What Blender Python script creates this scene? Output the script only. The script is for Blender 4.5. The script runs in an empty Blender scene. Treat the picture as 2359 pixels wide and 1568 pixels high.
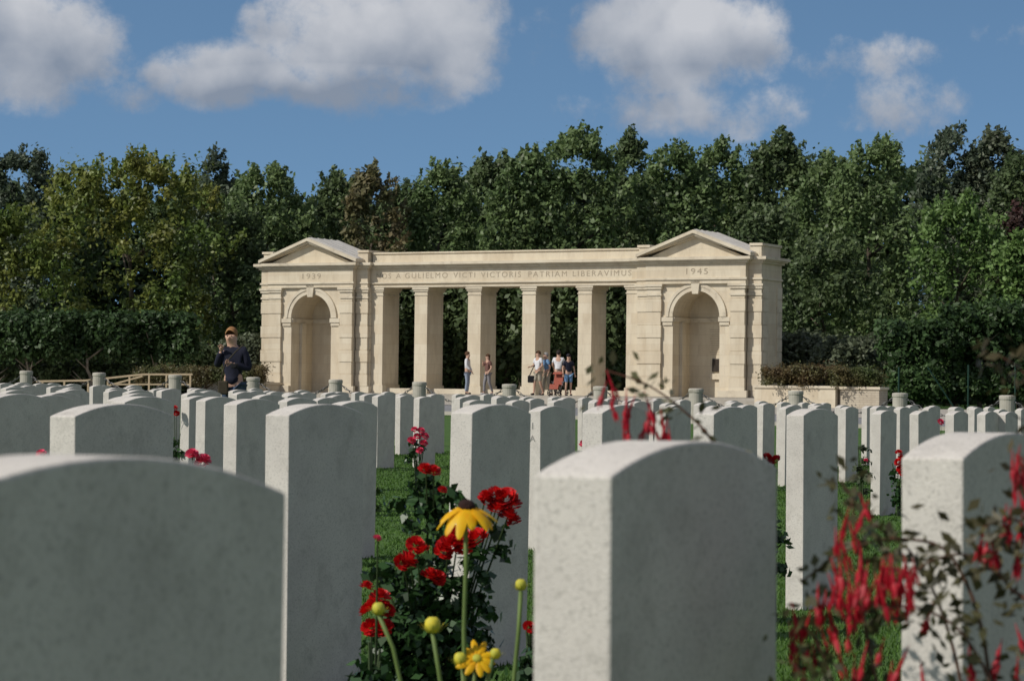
import bpy, math, random
import numpy as np
from mathutils import Vector, Matrix
random.seed(7); rng=np.random.default_rng(11)
C=bpy.context.scene.collection
AL=math.radians(28); CA,SA=math.cos(AL),math.sin(AL)
F=5800.0; HC=.856
def hor(px): return 897+.0115*(px-1180)
def S(px,py,d): return Vector(((px-1180)/F*d, d, HC-(py-hor(px))/F*d))
def X(px,d): return (px-1180)/F*d
def W(u,v,z=0): return Vector((u*CA+v*SA,-u*SA+v*CA,z))
def UV(x,y): return (x*CA-y*SA, x*SA+y*CA)
def u_at(px,v):
    t=(px-1180)/F; return v*(CA*t-SA)/(CA+SA*t)
def sm(a,b,t):
    t=min(1,max(0,(t-a)/(b-a))); return t*t*(3-2*t)
def gz(x,y):
    xc=max(-18,min(18,x))
    return -.0115*xc*sm(5,15,y)*(1-sm(75,90,y))-.05*sm(8,16,y)+.1*sm(40,65,y)+.25*sm(68,90,y)
# ---------------------------------------------------------------- materials
def nm(name):
    m=bpy.data.materials.new(name); m.use_nodes=True
    nt=m.node_tree; b=nt.nodes['Principled BSDF']; return m,nt,b
def mat(name,c1,c2=None,scale=8,rough=.8,bump=0,bscale=60,attr=None,trans=0,stain=None,spec=.3,detail=4,metal=0,bd=.01,grain=None):
    m,nt,b=nm(name); N=nt.nodes; L=nt.links
    b.inputs['Roughness'].default_value=rough; b.inputs['Specular IOR Level'].default_value=spec
    b.inputs['Metallic'].default_value=metal
    if c2 is None: c2=tuple(c*.8 for c in c1)
    n=N.new('ShaderNodeTexNoise'); n.inputs['Scale'].default_value=scale; n.inputs['Detail'].default_value=detail
    geo=N.new('ShaderNodeNewGeometry'); L.new(geo.outputs['Position'],n.inputs['Vector'])
    r=N.new('ShaderNodeMapRange'); r.inputs[1].default_value=.35; r.inputs[2].default_value=.65
    L.new(n.outputs[0],r.inputs[0])
    mx=N.new('ShaderNodeMix'); mx.data_type='RGBA'
    L.new(r.outputs[0],mx.inputs[0]); mx.inputs[6].default_value=(*c1,1); mx.inputs[7].default_value=(*c2,1)
    out=mx.outputs[2]
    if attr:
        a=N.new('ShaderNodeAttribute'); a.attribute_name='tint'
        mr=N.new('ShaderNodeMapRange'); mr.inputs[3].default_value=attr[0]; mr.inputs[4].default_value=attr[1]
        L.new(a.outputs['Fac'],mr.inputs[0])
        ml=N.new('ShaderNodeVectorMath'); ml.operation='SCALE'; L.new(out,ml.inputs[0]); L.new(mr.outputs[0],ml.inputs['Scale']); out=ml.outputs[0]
    for stn in ([stain] if stain else [])+([grain] if grain else []):
        n2=N.new('ShaderNodeTexNoise'); n2.inputs['Scale'].default_value=stn[0]; n2.inputs['Detail'].default_value=7; n2.inputs['Roughness'].default_value=.7
        L.new(geo.outputs['Position'],n2.inputs['Vector'])
        r2=N.new('ShaderNodeMapRange'); r2.inputs[1].default_value=stn[1]; r2.inputs[2].default_value=stn[2]
        if len(stn)>4: r2.inputs[4].default_value=stn[4]
        L.new(n2.outputs[0],r2.inputs[0])
        m2=N.new('ShaderNodeMix'); m2.data_type='RGBA'; L.new(r2.outputs[0],m2.inputs[0]); L.new(out,m2.inputs[6]); m2.inputs[7].default_value=(*stn[3],1); out=m2.outputs[2]
    L.new(out,b.inputs['Base Color'])
    if bump:
        nb=N.new('ShaderNodeTexNoise'); nb.inputs['Scale'].default_value=bscale; nb.inputs['Detail'].default_value=4; L.new(geo.outputs['Position'],nb.inputs['Vector'])
        bp=N.new('ShaderNodeBump'); bp.inputs['Strength'].default_value=bump; bp.inputs['Distance'].default_value=bd
        L.new(nb.outputs[0],bp.inputs['Height']); L.new(bp.outputs[0],b.inputs['Normal'])
    if trans:
        t=N.new('ShaderNodeBsdfTranslucent'); L.new(out,t.inputs['Color'])
        ms=N.new('ShaderNodeMixShader'); ms.inputs[0].default_value=trans
        L.new(b.outputs[0],ms.inputs[1]); L.new(t.outputs[0],ms.inputs[2]); L.new(ms.outputs[0],N['Material Output'].inputs['Surface'])
    return m
def ashlar(name,c1,c2,bw,bh,mortar,ms=.006,st=.5):
    m,nt,b=nm(name); N=nt.nodes; L=nt.links
    b.inputs['Roughness'].default_value=.85; b.inputs['Specular IOR Level'].default_value=.2
    tc=N.new('ShaderNodeTexCoord'); sp=N.new('ShaderNodeSeparateXYZ'); L.new(tc.outputs['Object'],sp.inputs[0])
    ad=N.new('ShaderNodeMath'); L.new(sp.outputs[0],ad.inputs[0]); L.new(sp.outputs[1],ad.inputs[1])
    cb=N.new('ShaderNodeCombineXYZ'); L.new(ad.outputs[0],cb.inputs[0]); L.new(sp.outputs[2],cb.inputs[1])
    br=N.new('ShaderNodeTexBrick'); L.new(cb.outputs[0],br.inputs['Vector'])
    br.inputs['Color1'].default_value=(*c1,1); br.inputs['Color2'].default_value=(*c2,1); br.inputs['Mortar'].default_value=(*mortar,1)
    br.inputs['Scale'].default_value=1; br.inputs['Brick Width'].default_value=bw; br.inputs['Row Height'].default_value=bh; br.inputs['Mortar Size'].default_value=ms; br.inputs['Bias'].default_value=-.2
    mp=N.new('ShaderNodeMapping'); mp.inputs['Scale'].default_value=(1.2,1.2,.35); L.new(tc.outputs['Object'],mp.inputs[0])
    n=N.new('ShaderNodeTexNoise'); n.inputs['Scale'].default_value=2.2; n.inputs['Detail'].default_value=8; n.inputs['Roughness'].default_value=.68; L.new(mp.outputs[0],n.inputs['Vector'])
    r=N.new('ShaderNodeMapRange'); r.inputs[1].default_value=.43; r.inputs[2].default_value=.78; r.inputs[3].default_value=0; r.inputs[4].default_value=st; L.new(n.outputs[0],r.inputs[0])
    mx=N.new('ShaderNodeMix'); mx.data_type='RGBA'; L.new(r.outputs[0],mx.inputs[0]); L.new(br.outputs[0],mx.inputs[6]); mx.inputs[7].default_value=(c1[0]*.6,c1[1]*.55,c1[2]*.5,1)
    L.new(mx.outputs[2],b.inputs['Base Color'])
    bp=N.new('ShaderNodeBump'); bp.inputs['Strength'].default_value=.2; bp.inputs['Distance'].default_value=.02; L.new(n.outputs[0],bp.inputs['Height']); L.new(bp.outputs[0],b.inputs['Normal'])
    return m
MEM=ashlar('limestone_ashlar',(.67,.595,.46),(.61,.52,.385),1.1,.42,(.54,.47,.36),.006,.6)
MEM2=mat('limestone_trim',(.67,.60,.47),(.58,.505,.385),1.5,.85,.2,30,stain=(3,.55,.84,(.31,.275,.215)))
MEMD=mat('carved_letter',(.39,.325,.24),None,5)
LEAD=mat('lead_roof',(.55,.53,.49),(.45,.43,.40),3,.7)
HS=mat('portland_headstone',(.69,.655,.60),(.63,.595,.545),14,.95,.6,420,stain=(26,.54,.78,(.43,.405,.37),.8),bd=.002,grain=(230,.52,.70,(.40,.38,.345)),spec=.12)
HS2=mat('portland_headstone_weathered',(.66,.625,.57),(.59,.555,.51),9,.95,.6,420,stain=(13,.52,.78,(.40,.38,.34),.8),bd=.002,grain=(190,.51,.70,(.38,.36,.325)),spec=.12)
POST=mat('bollard_stone',(.46,.43,.37),(.36,.34,.29),4,.9,.3,40)
CHAIN=mat('chain_metal',(.12,.12,.12),None,5,.5,metal=.6)
GR=mat('lawn',(.060,.125,.020),(.045,.10,.017),1.6,.9,.8,90,stain=(7,.5,.75,(.075,.13,.025)))
BLADE=mat('grass_blade',(.080,.165,.024),(.058,.125,.020),2,.6,attr=(.75,1.2),trans=.25)
SOIL=mat('soil',(.075,.05,.03),(.045,.03,.02),20,1,.8,50)
ROAD=mat('grey_road',(.23,.23,.235),(.19,.19,.195),1.2,.9,.3,60)
PAVE=ashlar('pale_paving',(.40,.37,.32),(.37,.345,.30),.9,.9,(.29,.27,.24))
WOOD=mat('pale_timber',(.52,.42,.27),(.44,.35,.22),6,.8)
BARK=mat('bark',(.11,.085,.06),(.06,.048,.035),6,.95,.6,20)
PBARK=mat('pale_bark',(.25,.22,.17),(.18,.15,.11),6,.95)
GMET=mat('green_metal',(.012,.045,.032),None,5,.6)
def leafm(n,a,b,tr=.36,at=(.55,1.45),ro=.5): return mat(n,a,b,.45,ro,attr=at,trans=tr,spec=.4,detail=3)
LV={'green':leafm('leaf_green',(.160,.225,.085),(.118,.180,.065)),
 'dark':leafm('leaf_dark',(.118,.165,.064),(.088,.130,.054)),
 'blue':leafm('leaf_bluegreen',(.110,.142,.090),(.085,.115,.072)),
 'yellow':leafm('leaf_yellowing',(.225,.235,.050),(.130,.200,.045),at=(.5,1.4)),
 'bright':leafm('leaf_bright',(.150,.240,.068),(.112,.190,.052)),
 'brown':leafm('leaf_browning',(.19,.155,.078),(.13,.155,.060)),
 'copper':leafm('leaf_copper',(.085,.035,.035),(.06,.035,.028)),
 'heath':leafm('leaf_heather',(.15,.095,.045),(.085,.125,.038)),
 'hedge':leafm('leaf_hedge',(.060,.110,.033),(.046,.088,.028)),
 'grey':leafm('leaf_greygreen',(.125,.148,.088),(.095,.118,.065)),
 'rose':leafm('leaf_rose',(.036,.085,.022),(.020,.055,.016),.12,ro=.38),
 'fuch':leafm('leaf_fuchsia',(.055,.115,.030),(.075,.060,.026),.3)}
STEM=mat('green_stem',(.13,.19,.05),None,20,.6)
DSTEM=mat('dark_stem',(.045,.07,.025),None,20,.6)
RSTEM=mat('red_stem',(.13,.045,.03),(.07,.04,.02),20,.6)
RED=mat('petal_red',(.66,.014,.012),(.42,.006,.010),40,.5,trans=.2)
PINK=mat('petal_pink',(.75,.10,.19),(.65,.05,.12),40,.5,trans=.2)
YEL=mat('petal_yellow',(.88,.55,.012),(.84,.42,.006),60,.5,trans=.3)
YBUD=mat('bud_yellow_green',(.60,.50,.04),(.36,.38,.05),60,.6)
CONE=mat('flower_cone',(.045,.014,.010),(.02,.008,.005),300,.8,.8,400)
FUR=mat('petal_fuchsia_red',(.56,.015,.032),(.36,.009,.024),50,.5,trans=.3)
def cm(n,c,r=.85): return mat(n,c,tuple(x*.75 for x in c),25,r)
SKIN=cm('skin',(.58,.36,.26),.6); HBL=cm('hair_blond',(.33,.17,.07)); HBR=cm('hair_brown',(.10,.05,.025)); HGR=cm('hair_grey',(.3,.29,.28)); HDK=cm('hair_dark',(.03,.022,.018))
NAVY=cm('cloth_navy',(.012,.014,.03)); JEAN=cm('cloth_denim',(.045,.075,.13)); LJEAN=cm('cloth_light_denim',(.28,.33,.42)); WHT=cm('cloth_white',(.72,.72,.74)); BRN=cm('cloth_brown',(.17,.085,.07)); GRY=cm('cloth_grey',(.25,.24,.25)); KHK=cm('cloth_khaki',(.42,.38,.30)); BLU=cm('cloth_blue',(.16,.30,.50)); BLK=cm('cloth_black',(.015,.015,.018)); OLV=cm('cloth_olive',(.055,.045,.028)); ORG=cm('cloth_muted_red',(.33,.09,.06)); BRZ=mat('bronze',(.05,.04,.03),None,8,.5,metal=.3)
# ---------------------------------------------------------------- builders
def link(o,parent=None):
    C.objects.link(o)
    if parent: o.parent=parent
    return o
def tag(o,label,cat,group=None,kind=None):
    o['label']=label; o['category']=cat
    if group: o['group']=group
    if kind: o['kind']=kind
    return o
def struct(o): o['kind']='structure'; return o
def empty(name,loc,rz=0):
    o=bpy.data.objects.new(name,None); o.empty_display_size=.1; C.objects.link(o); o.location=loc; o.rotation_euler=(0,0,rz); return o
class MB:
    def __init__(s): s.v=[]; s.f=[]
    def add(s,vs,fs):
        o=len(s.v); s.v+= [tuple(v) for v in vs]; s.f+=[tuple(i+o for i in f) for f in fs]; return s
    def box(s,x0,x1,y0,y1,z0,z1):
        return s.add([(x0,y0,z0),(x1,y0,z0),(x1,y1,z0),(x0,y1,z0),(x0,y0,z1),(x1,y0,z1),(x1,y1,z1),(x0,y1,z1)],
          [(0,3,2,1),(4,5,6,7),(0,1,5,4),(1,2,6,5),(2,3,7,6),(3,0,4,7)])
    def prism(s,prof,y0,y1):
        n=len(prof); vs=[(x,y0,z) for x,z in prof]+[(x,y1,z) for x,z in prof]
        fs=[tuple(range(n)),tuple(range(2*n-1,n-1,-1))]+[((i+1)%n,i,i+n,(i+1)%n+n) for i in range(n)]
        return s.add(vs,fs)
    def tube(s,pts,rs,n=6,cap=True):
        pts=[Vector(p) for p in pts]
        if not hasattr(rs,'__len__'): rs=[rs]*len(pts)
        vs=[];fs=[]
        t0=(pts[1]-pts[0]).normalized(); a=t0.orthogonal().normalized()
        for i,p in enumerate(pts):
            t=(pts[min(i+1,len(pts)-1)]-pts[max(i-1,0)])
            t=t.normalized() if t.length>1e-9 else t0
            a=(a-t*a.dot(t)); a=a.normalized() if a.length>1e-6 else t.orthogonal().normalized()
            b=t.cross(a)
            for k in range(n):
                q=2*math.pi*k/n; vs.append(p+(a*math.cos(q)+b*math.sin(q))*rs[i])
        for i in range(len(pts)-1):
            for k in range(n):
                k2=(k+1)%n; fs.append((i*n+k,i*n+k2,(i+1)*n+k2,(i+1)*n+k))
        if cap: fs.append(tuple(range(n-1,-1,-1))); fs.append(tuple(range((len(pts)-1)*n,len(pts)*n)))
        return s.add(vs,fs)
    def lathe(s,prof,n=16,c=(0,0,0)):
        vs=[];fs=[]
        for r,z in prof:
            for k in range(n):
                q=2*math.pi*k/n; vs.append((c[0]+r*math.cos(q),c[1]+r*math.sin(q),c[2]+z))
        for i in range(len(prof)-1):
            for k in range(n):
                k2=(k+1)%n; fs.append((i*n+k,i*n+k2,(i+1)*n+k2,(i+1)*n+k))
        fs.append(tuple(range(n-1,-1,-1))); fs.append(tuple(range((len(prof)-1)*n,len(prof)*n)))
        return s.add(vs,fs)
    def build(s,name,m,parent=None,smooth=False,bevel=0):
        me=bpy.data.meshes.new(name); me.from_pydata(s.v,[],s.f); me.update()
        if smooth: me.polygons.foreach_set('use_smooth',[True]*len(me.polygons))
        me.materials.append(m); o=bpy.data.objects.new(name,me); link(o,parent)
        if bevel:
            b=o.modifiers.new('bevel','BEVEL'); b.width=bevel; b.segments=2; b.limit_method='ANGLE'
        return o
def poly_np(name,V,k,m,parent=None,tint=None):
    n=len(V)//k; me=bpy.data.meshes.new(name)
    me.vertices.add(len(V)); me.vertices.foreach_set('co',V.astype(np.float32).ravel())
    me.loops.add(len(V)); me.loops.foreach_set('vertex_index',np.arange(len(V),dtype=np.int32))
    me.polygons.add(n); me.polygons.foreach_set('loop_start',np.arange(0,len(V),k,dtype=np.int32))
    if tint is not None:
        a=me.attributes.new('tint','FLOAT','FACE'); a.data.foreach_set('value',tint.astype(np.float32))
    me.update(calc_edges=True); me.materials.append(m)
    o=bpy.data.objects.new(name,me); return link(o,parent)
def unit(a): return a/np.maximum(np.linalg.norm(a,axis=1,keepdims=True),1e-9)
def leaves(name,P,Nn,size,m,parent,tint,asp=1.7):
    n=len(P); Nn=unit(Nn); R=unit(rng.normal(size=(n,3))); A=unit(np.cross(Nn,R)); B=np.cross(Nn,A)
    sz=(size*rng.uniform(.6,1.3,n))[:,None]
    V=np.empty((n,4,3)); V[:,0]=P-A*sz*asp/2; V[:,1]=P+B*sz/2-A*sz*.1; V[:,2]=P+A*sz*asp/2+Nn*sz*.1; V[:,3]=P-B*sz/2-A*sz*.1
    return poly_np(name,V.reshape(-1,3),4,m,parent,tint)
def clumps(cc,cr,per,flat=.75,up=.35):
    k=len(cc); D=unit(rng.normal(size=(k*per,3))); rad=np.abs(rng.normal(0,.62,(k*per,1)))+.12
    rad=np.minimum(rad,1.5)
    cen=np.repeat(cc,per,0); r=np.repeat(cr,per)[:,None]
    P=cen+D*rad*r*np.array([1,1,flat])
    N=D+rng.normal(size=D.shape)*.6+np.array([0,0,up])
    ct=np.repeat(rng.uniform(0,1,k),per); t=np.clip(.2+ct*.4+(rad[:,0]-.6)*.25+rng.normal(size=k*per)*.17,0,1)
    return P,N,t
# ---------------------------------------------------------------- camera
cam=bpy.data.cameras.new('camera'); co=bpy.data.objects.new('camera',cam); C.objects.link(co)
cam.sensor_width=36; cam.lens=36*F/2359; cam.clip_start=.05; cam.clip_end=6000
co.matrix_world=Matrix.Translation((0,0,HC))@Matrix.Rotation(math.radians(90)+113/F,4,'X')@Matrix.Rotation(.0115,4,'Z')
cam.dof.use_dof=True; cam.dof.focus_distance=18; cam.dof.aperture_fstop=18
bpy.context.scene.camera=co
# ---------------------------------------------------------------- light
PH,EL=math.radians(62),math.radians(40)
td=Vector((-math.sin(PH)*math.cos(EL),-math.cos(PH)*math.cos(EL),math.sin(EL)))
sun=bpy.data.lights.new('sun','SUN'); sun.energy=3.5; sun.angle=math.radians(.5); sun.color=(1,.945,.86)
so=bpy.data.objects.new('sun',sun); C.objects.link(so); so.rotation_euler=td.to_track_quat('Z','Y').to_euler()
w=bpy.data.worlds.new('World'); bpy.context.scene.world=w; w.use_nodes=True
nt=w.node_tree; N=nt.nodes; L=nt.links; bg=N['Background']
def Mx(op,a,b=None,clamp=False):
    n=N.new('ShaderNodeMath'); n.operation=op; n.use_clamp=clamp
    for i,q in enumerate((a,b)):
        if q is None: continue
        if isinstance(q,(int,float)): n.inputs[i].default_value=q
        else: L.new(q,n.inputs[i])
    return n.outputs[0]
tc=N.new('ShaderNodeTexCoord'); sp=N.new('ShaderNodeSeparateXYZ'); L.new(tc.outputs['Generated'],sp.inputs[0])
x,y,z=sp.outputs
zz=Mx('ADD',Mx('MULTIPLY',Mx('MAXIMUM',z,0),1.8),.22)
cv=N.new('ShaderNodeCombineXYZ'); L.new(x,cv.inputs[0]); L.new(y,cv.inputs[1]); L.new(zz,cv.inputs[2])
nz=N.new('ShaderNodeVectorMath'); nz.operation='NORMALIZE'; L.new(cv.outputs[0],nz.inputs[0])
sky=N.new('ShaderNodeTexSky'); sky.sky_type='NISHITA'; sky.sun_disc=False; sky.sun_elevation=EL; sky.sun_rotation=math.atan2(td.x,td.y); sky.ozone_density=1.6; sky.dust_density=.5; sky.altitude=50
L.new(nz.outputs[0],sky.inputs[0])
ys=Mx('MAXIMUM',y,.05); sx=Mx('DIVIDE',x,ys); sz=Mx('DIVIDE',z,ys)
nv=N.new('ShaderNodeTexNoise'); nv.inputs['Scale'].default_value=42; nv.inputs['Detail'].default_value=8; nv.inputs['Roughness'].default_value=.62; L.new(tc.outputs['Generated'],nv.inputs['Vector'])
blobs=[(50,100,240,150,1),(530,172,200,84,.95),(810,90,255,165,1),(1010,90,165,150,.95),(740,205,340,52,.7),(1530,95,230,140,1),(1680,90,140,120,.9),(1590,245,270,80,.55),(1330,250,80,50,.5),(1750,80,80,75,.65),(1980,130,190,60,.48),(2060,235,160,85,.5),(260,225,130,42,.4),(1240,110,120,110,.28),(2330,80,100,60,.26)]
tot=None; hgt=None
for (px,py,rx,ry,wt) in blobs:
    cx=(px-1180)/F; cz=(hor(px)-py)/F
    a=Mx('DIVIDE',Mx('SUBTRACT',sx,cx),rx*1.22/F); b=Mx('DIVIDE',Mx('SUBTRACT',sz,cz),ry*1.22/F)
    d=Mx('ADD',Mx('MULTIPLY',a,a),Mx('MULTIPLY',b,b))
    v=Mx('MULTIPLY',Mx('SUBTRACT',1,d,clamp=True),wt)
    hh=Mx('MULTIPLY',v,b)
    tot=v if tot is None else Mx('MAXIMUM',tot,v)
    hgt=hh if hgt is None else Mx('ADD',hgt,hh)
q=Mx('ADD',tot,Mx('MULTIPLY',Mx('SUBTRACT',nv.outputs[0],.5),1.9))
mr=N.new('ShaderNodeMapRange'); mr.interpolation_type='SMOOTHSTEP'; mr.inputs[1].default_value=.12; mr.inputs[2].default_value=.76; L.new(q,mr.inputs[0])
fade=Mx('MULTIPLY',tot,6,clamp=True)
mask=Mx('MULTIPLY',Mx('MULTIPLY',mr.outputs[0],fade),.92)
ns=N.new('ShaderNodeTexNoise'); ns.inputs['Scale'].default_value=27; ns.inputs['Detail'].default_value=7; L.new(tc.outputs['Generated'],ns.inputs['Vector'])
br=Mx('ADD',Mx('ADD',Mx('MULTIPLY',hgt,.9),.45),Mx('MULTIPLY',Mx('SUBTRACT',ns.outputs[0],.5),2.2),clamp=True)
cr=N.new('ShaderNodeMix'); cr.data_type='RGBA'; L.new(br,cr.inputs[0]); cr.inputs[6].default_value=(2.3,2.7,3.4,1); cr.inputs[7].default_value=(5.7,5.8,6.1,1)
tint=N.new('ShaderNodeMix'); tint.data_type='RGBA'; tint.blend_type='MULTIPLY'; tint.inputs[0].default_value=1; L.new(sky.outputs[0],tint.inputs[6]); tint.inputs[7].default_value=(.98,1.15,1.15,1)
fm=N.new('ShaderNodeMix'); fm.data_type='RGBA'; L.new(mask,fm.inputs[0]); L.new(tint.outputs[2],fm.inputs[6]); L.new(cr.outputs[2],fm.inputs[7])
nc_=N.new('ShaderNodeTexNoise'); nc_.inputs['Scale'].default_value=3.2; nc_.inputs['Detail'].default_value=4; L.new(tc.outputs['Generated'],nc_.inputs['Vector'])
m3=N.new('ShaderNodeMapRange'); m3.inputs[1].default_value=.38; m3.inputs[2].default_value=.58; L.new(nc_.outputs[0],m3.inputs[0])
away=Mx('MULTIPLY',Mx('SUBTRACT',z,.22),5,clamp=True); back=Mx('MULTIPLY',Mx('SUBTRACT',.5,y),3,clamp=True); aw=Mx('MAXIMUM',away,back)  # unseen clouds added overhead and behind the camera as neutral fill light
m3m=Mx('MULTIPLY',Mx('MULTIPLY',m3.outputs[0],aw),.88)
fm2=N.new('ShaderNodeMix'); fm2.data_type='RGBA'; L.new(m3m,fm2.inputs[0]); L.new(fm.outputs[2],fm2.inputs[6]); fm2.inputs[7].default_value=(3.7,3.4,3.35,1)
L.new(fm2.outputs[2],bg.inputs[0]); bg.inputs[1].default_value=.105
bpy.context.scene.view_settings.view_transform='Standard'
# ---------------------------------------------------------------- ground
def gridsheet(name,xs,ys_,zf,m,tf=lambda a,b:(a,b)):
    vs=[];fs=[]
    for b in ys_:
        for a in xs:
            p=tf(a,b); vs.append((p[0],p[1],zf(p[0],p[1])))
    n=len(xs)
    for j in range(len(ys_)-1):
        for i in range(n-1): fs.append((j*n+i,j*n+i+1,(j+1)*n+i+1,(j+1)*n+i))
    mb=MB(); mb.v=vs; mb.f=fs; o=mb.build(name,m,smooth=True); return struct(o)
xs=[-3000,-800,-200,-90]+[i for i in range(-60,61,2)]+[90,200,800,3000]
ys_=[-400,-60,-15]+[i for i in range(-4,130,1)]+[150,200,400,1000,3500]
gridsheet('ground',xs,ys_,gz,GR)
tf=lambda a,b:tuple(W(a,b))[:2]
def fr(a,b,s):
    n=max(2,int((b-a)/s)+1); return [a+(b-a)*i/(n-1) for i in range(n)]
gridsheet('road',fr(-80,10,2),fr(63.6,75,1),lambda a,b:gz(a,b)+.02,ROAD,tf)
gridsheet('pavement',fr(-80,10,2),fr(75,87,1),lambda a,b:gz(a,b)+.03,PAVE,tf)
k=MB()
for v0 in (63.3,):
    us=fr(-80,10,2)
    for a,b in zip(us[:-1],us[1:]):
        pts=[W(a,v0),W(b,v0),W(b,v0+.3),W(a,v0+.3)]
        zs=[gz(p.x,p.y) for p in pts]
        k.add([(p.x,p.y,h-.05) for p,h in zip(pts,zs)]+[(p.x,p.y,h+.1) for p,h in zip(pts,zs)],[(4,5,6,7),(0,1,5,4),(1,2,6,5),(2,3,7,6),(3,0,4,7)])
struct(k.build('kerb',POST))
n=220000; yy=4+32*rng.uniform(0,1,n)**1.4
xx=yy*rng.uniform(-.215,.215,n); zz_=np.array([gz(a,b) for a,b in zip(xx,yy)])
h=rng.uniform(.010,.020,n)*(1+yy*.012); wd=.0018+yy*.00022; an=rng.uniform(0,6.283,n); lean=rng.normal(0,.5,(n,2))*h[:,None]
V=np.empty((n,3,3)); V[:,0]=np.c_[xx-np.cos(an)*wd,yy-np.sin(an)*wd,zz_-.002]; V[:,1]=np.c_[xx+np.cos(an)*wd,yy+np.sin(an)*wd,zz_-.002]; V[:,2]=np.c_[xx+lean[:,0],yy+lean[:,1],zz_+h]
g=poly_np('grass',V.reshape(-1,3),3,BLADE,None,rng.uniform(0,1,n)); tag(g,'short mown green grass between the headstone rows','grass',kind='stuff')
# ---------------------------------------------------------------- headstones
def stone_mesh(wid=.38,th=.076,hs=.784,rise=.028):
    prof=[(-wid/2,-.06),(wid/2,-.06)]
    nn=14
    for i in range(nn+1):
        a=1-2*i/nn; prof.append((a*wid/2,hs+rise*(1-a*a)))
    mb=MB()
    n=len(prof); vs=[(th/2,p,q) for p,q in prof]+[(-th/2,p,q) for p,q in prof]
    fs=[tuple(range(n)),tuple(range(2*n-1,n-1,-1))]+[((i+1)%n,i,i+n,(i+1)%n+n) for i in range(n)]
    mb.add(vs,fs); return mb
proto=stone_mesh().build('headstone',HS,bevel=.003)
dg=bpy.context.evaluated_depsgraph_get(); me=bpy.data.meshes.new_from_object(proto.evaluated_get(dg)); me.name='headstone_mesh'
proto.modifiers.clear(); proto.data=me
me2=me.copy(); me2.materials[0]=HS2
used=[False]; allstones=[]
def stone(x,y,label,group=None,dz=0,rz=0):
    if used[0]: o=proto.copy(); C.objects.link(o)
    else: o=proto; used[0]=True
    if random.random()<.45: o.data=me2
    o.location=(x,y,gz(x,y)+dz); o.rotation_euler=(random.uniform(-.008,.008),random.uniform(-.008,.008),-AL+rz+random.uniform(-.015,.015))
    tag(o,label,'headstone','white headstones in rows on the lawn'); allstones.append(o); return o
near=[(-.287,1.64,'large out-of-focus headstone filling the bottom left corner, only its shaded face showing'),
(.147,2.35,'large nearest headstone right of centre, bright left edge, beside the yellow coneflower'),
(.587,3.10,'large headstone cut by the right frame edge, behind the red fuchsia'),
(-.96,6.1,'wide headstone just behind the bottom left one, two pink roses at its right'),
(-.533,6.9,'tall headstone left of the red rose bush, with a narrow lit left edge'),
(-.067,7.82,'headstone directly behind the red roses and yellow coneflower'),
(.36,8.62,'headstone behind the hanging fuchsia sprig, top showing over the nearest stone'),
(.80,9.43,'headstone peeping over the right shoulder of the large nearest stone'),
(1.236,10.3,'tall slim headstone between the large nearest stone and the fuchsia bush')]
for a,b,l in near: stone(a,b,l,dz=-.002)
mid=[(-2.1,10.66,'broad headstone at the left frame edge behind the corner stone'),(-1.68,11.46,'headstone half hidden behind the wide stone at left'),(-1.26,12.25,'headstone immediately left of the tall slim-edged stone beside the roses'),(-.83,13.05,'headstone showing just right behind the tall stone left of the roses'),
(.226,14.35,'headstone right of the stone behind the red roses, letters on its lit edge'),(.63,15.15,'headstone second to the right of the stone with letters on its edge'),(1.02,15.95,'headstone mostly hidden by the large nearest stone, its top showing'),
(2.9,19.6,'headstone beside tall flower stalks, left of the red flowers at right'),(3.33,20.4,'headstone just right of the small red flowers at right'),(3.75,21.2,'headstone third from the right frame edge at the row end'),(4.17,22.0,'headstone second from the right frame edge on the lawn'),(4.40,22.3,'rightmost headstone touching the right frame edge')]
for a,b,l in mid: stone(a,b,l)
ordn=['first','second','third','fourth','fifth','sixth','seventh','eighth','ninth','tenth','eleventh','twelfth','thirteenth','fourteenth','fifteenth','sixteenth','seventeenth','eighteenth','nineteenth','twentieth','twenty-first','twenty-second','twenty-third','twenty-fourth','twenty-fifth','twenty-sixth','twenty-seventh','twenty-eighth','twenty-ninth','thirtieth','thirty-first','thirty-second','thirty-third','thirty-fourth','thirty-fifth']
rows=[(-9.5,13.75,[(8,15.8),(19.4,38)]),(-11.65,19.37,[(8,38)]),(-14.4,18.6,[(8,38)]),(-17.2,21.1,[(8,38)]),(-19.9,22.,[(8,38)]),(-22.6,23.3,[(8,38)]),(-25.3,25.,[(8,38)]),(-28,26,[(8,38)]),(-30.7,27,[(8,39)])]
far=[]
for ri,(u,v0,rg) in enumerate(rows):
    v=v0-.91*int((v0-8)/.91)
    while v<39:
        if any(a<=v<=b for a,b in rg):
            p=W(u+random.uniform(-.03,.03),v+random.uniform(-.04,.04))
            if abs(p.x/p.y)<.212 and random.random()>.05: far.append(stone(p.x,p.y,'',dz=random.uniform(-.015,.01)))
        v+=.91
def text(body,size,m,parent,loc,rot,name='inscription',ext=.004,sp_=1.0,wid=None):
    cu=bpy.data.curves.new(name,'FONT'); cu.body=body; cu.size=size; cu.extrude=ext; cu.align_x='CENTER'; cu.align_y='CENTER'; cu.space_character=sp_
    t=bpy.data.objects.new('tmp',cu); C.objects.link(t); dg=bpy.context.evaluated_depsgraph_get(); dg.update()
    me=bpy.data.meshes.new_from_object(t.evaluated_get(dg)); bpy.data.objects.remove(t)
    me.materials.clear(); me.materials.append(m)
    o=bpy.data.objects.new(name,me); link(o,parent); o.location=loc; o.rotation_euler=rot
    if wid:
        xs_=[v.co.x for v in me.vertices]; f=wid/(max(xs_)-min(xs_))
        for v in me.vertices: v.co.x*=f
    return o
HSD=mat('headstone_letter',(.34,.33,.31),None,5)
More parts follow.
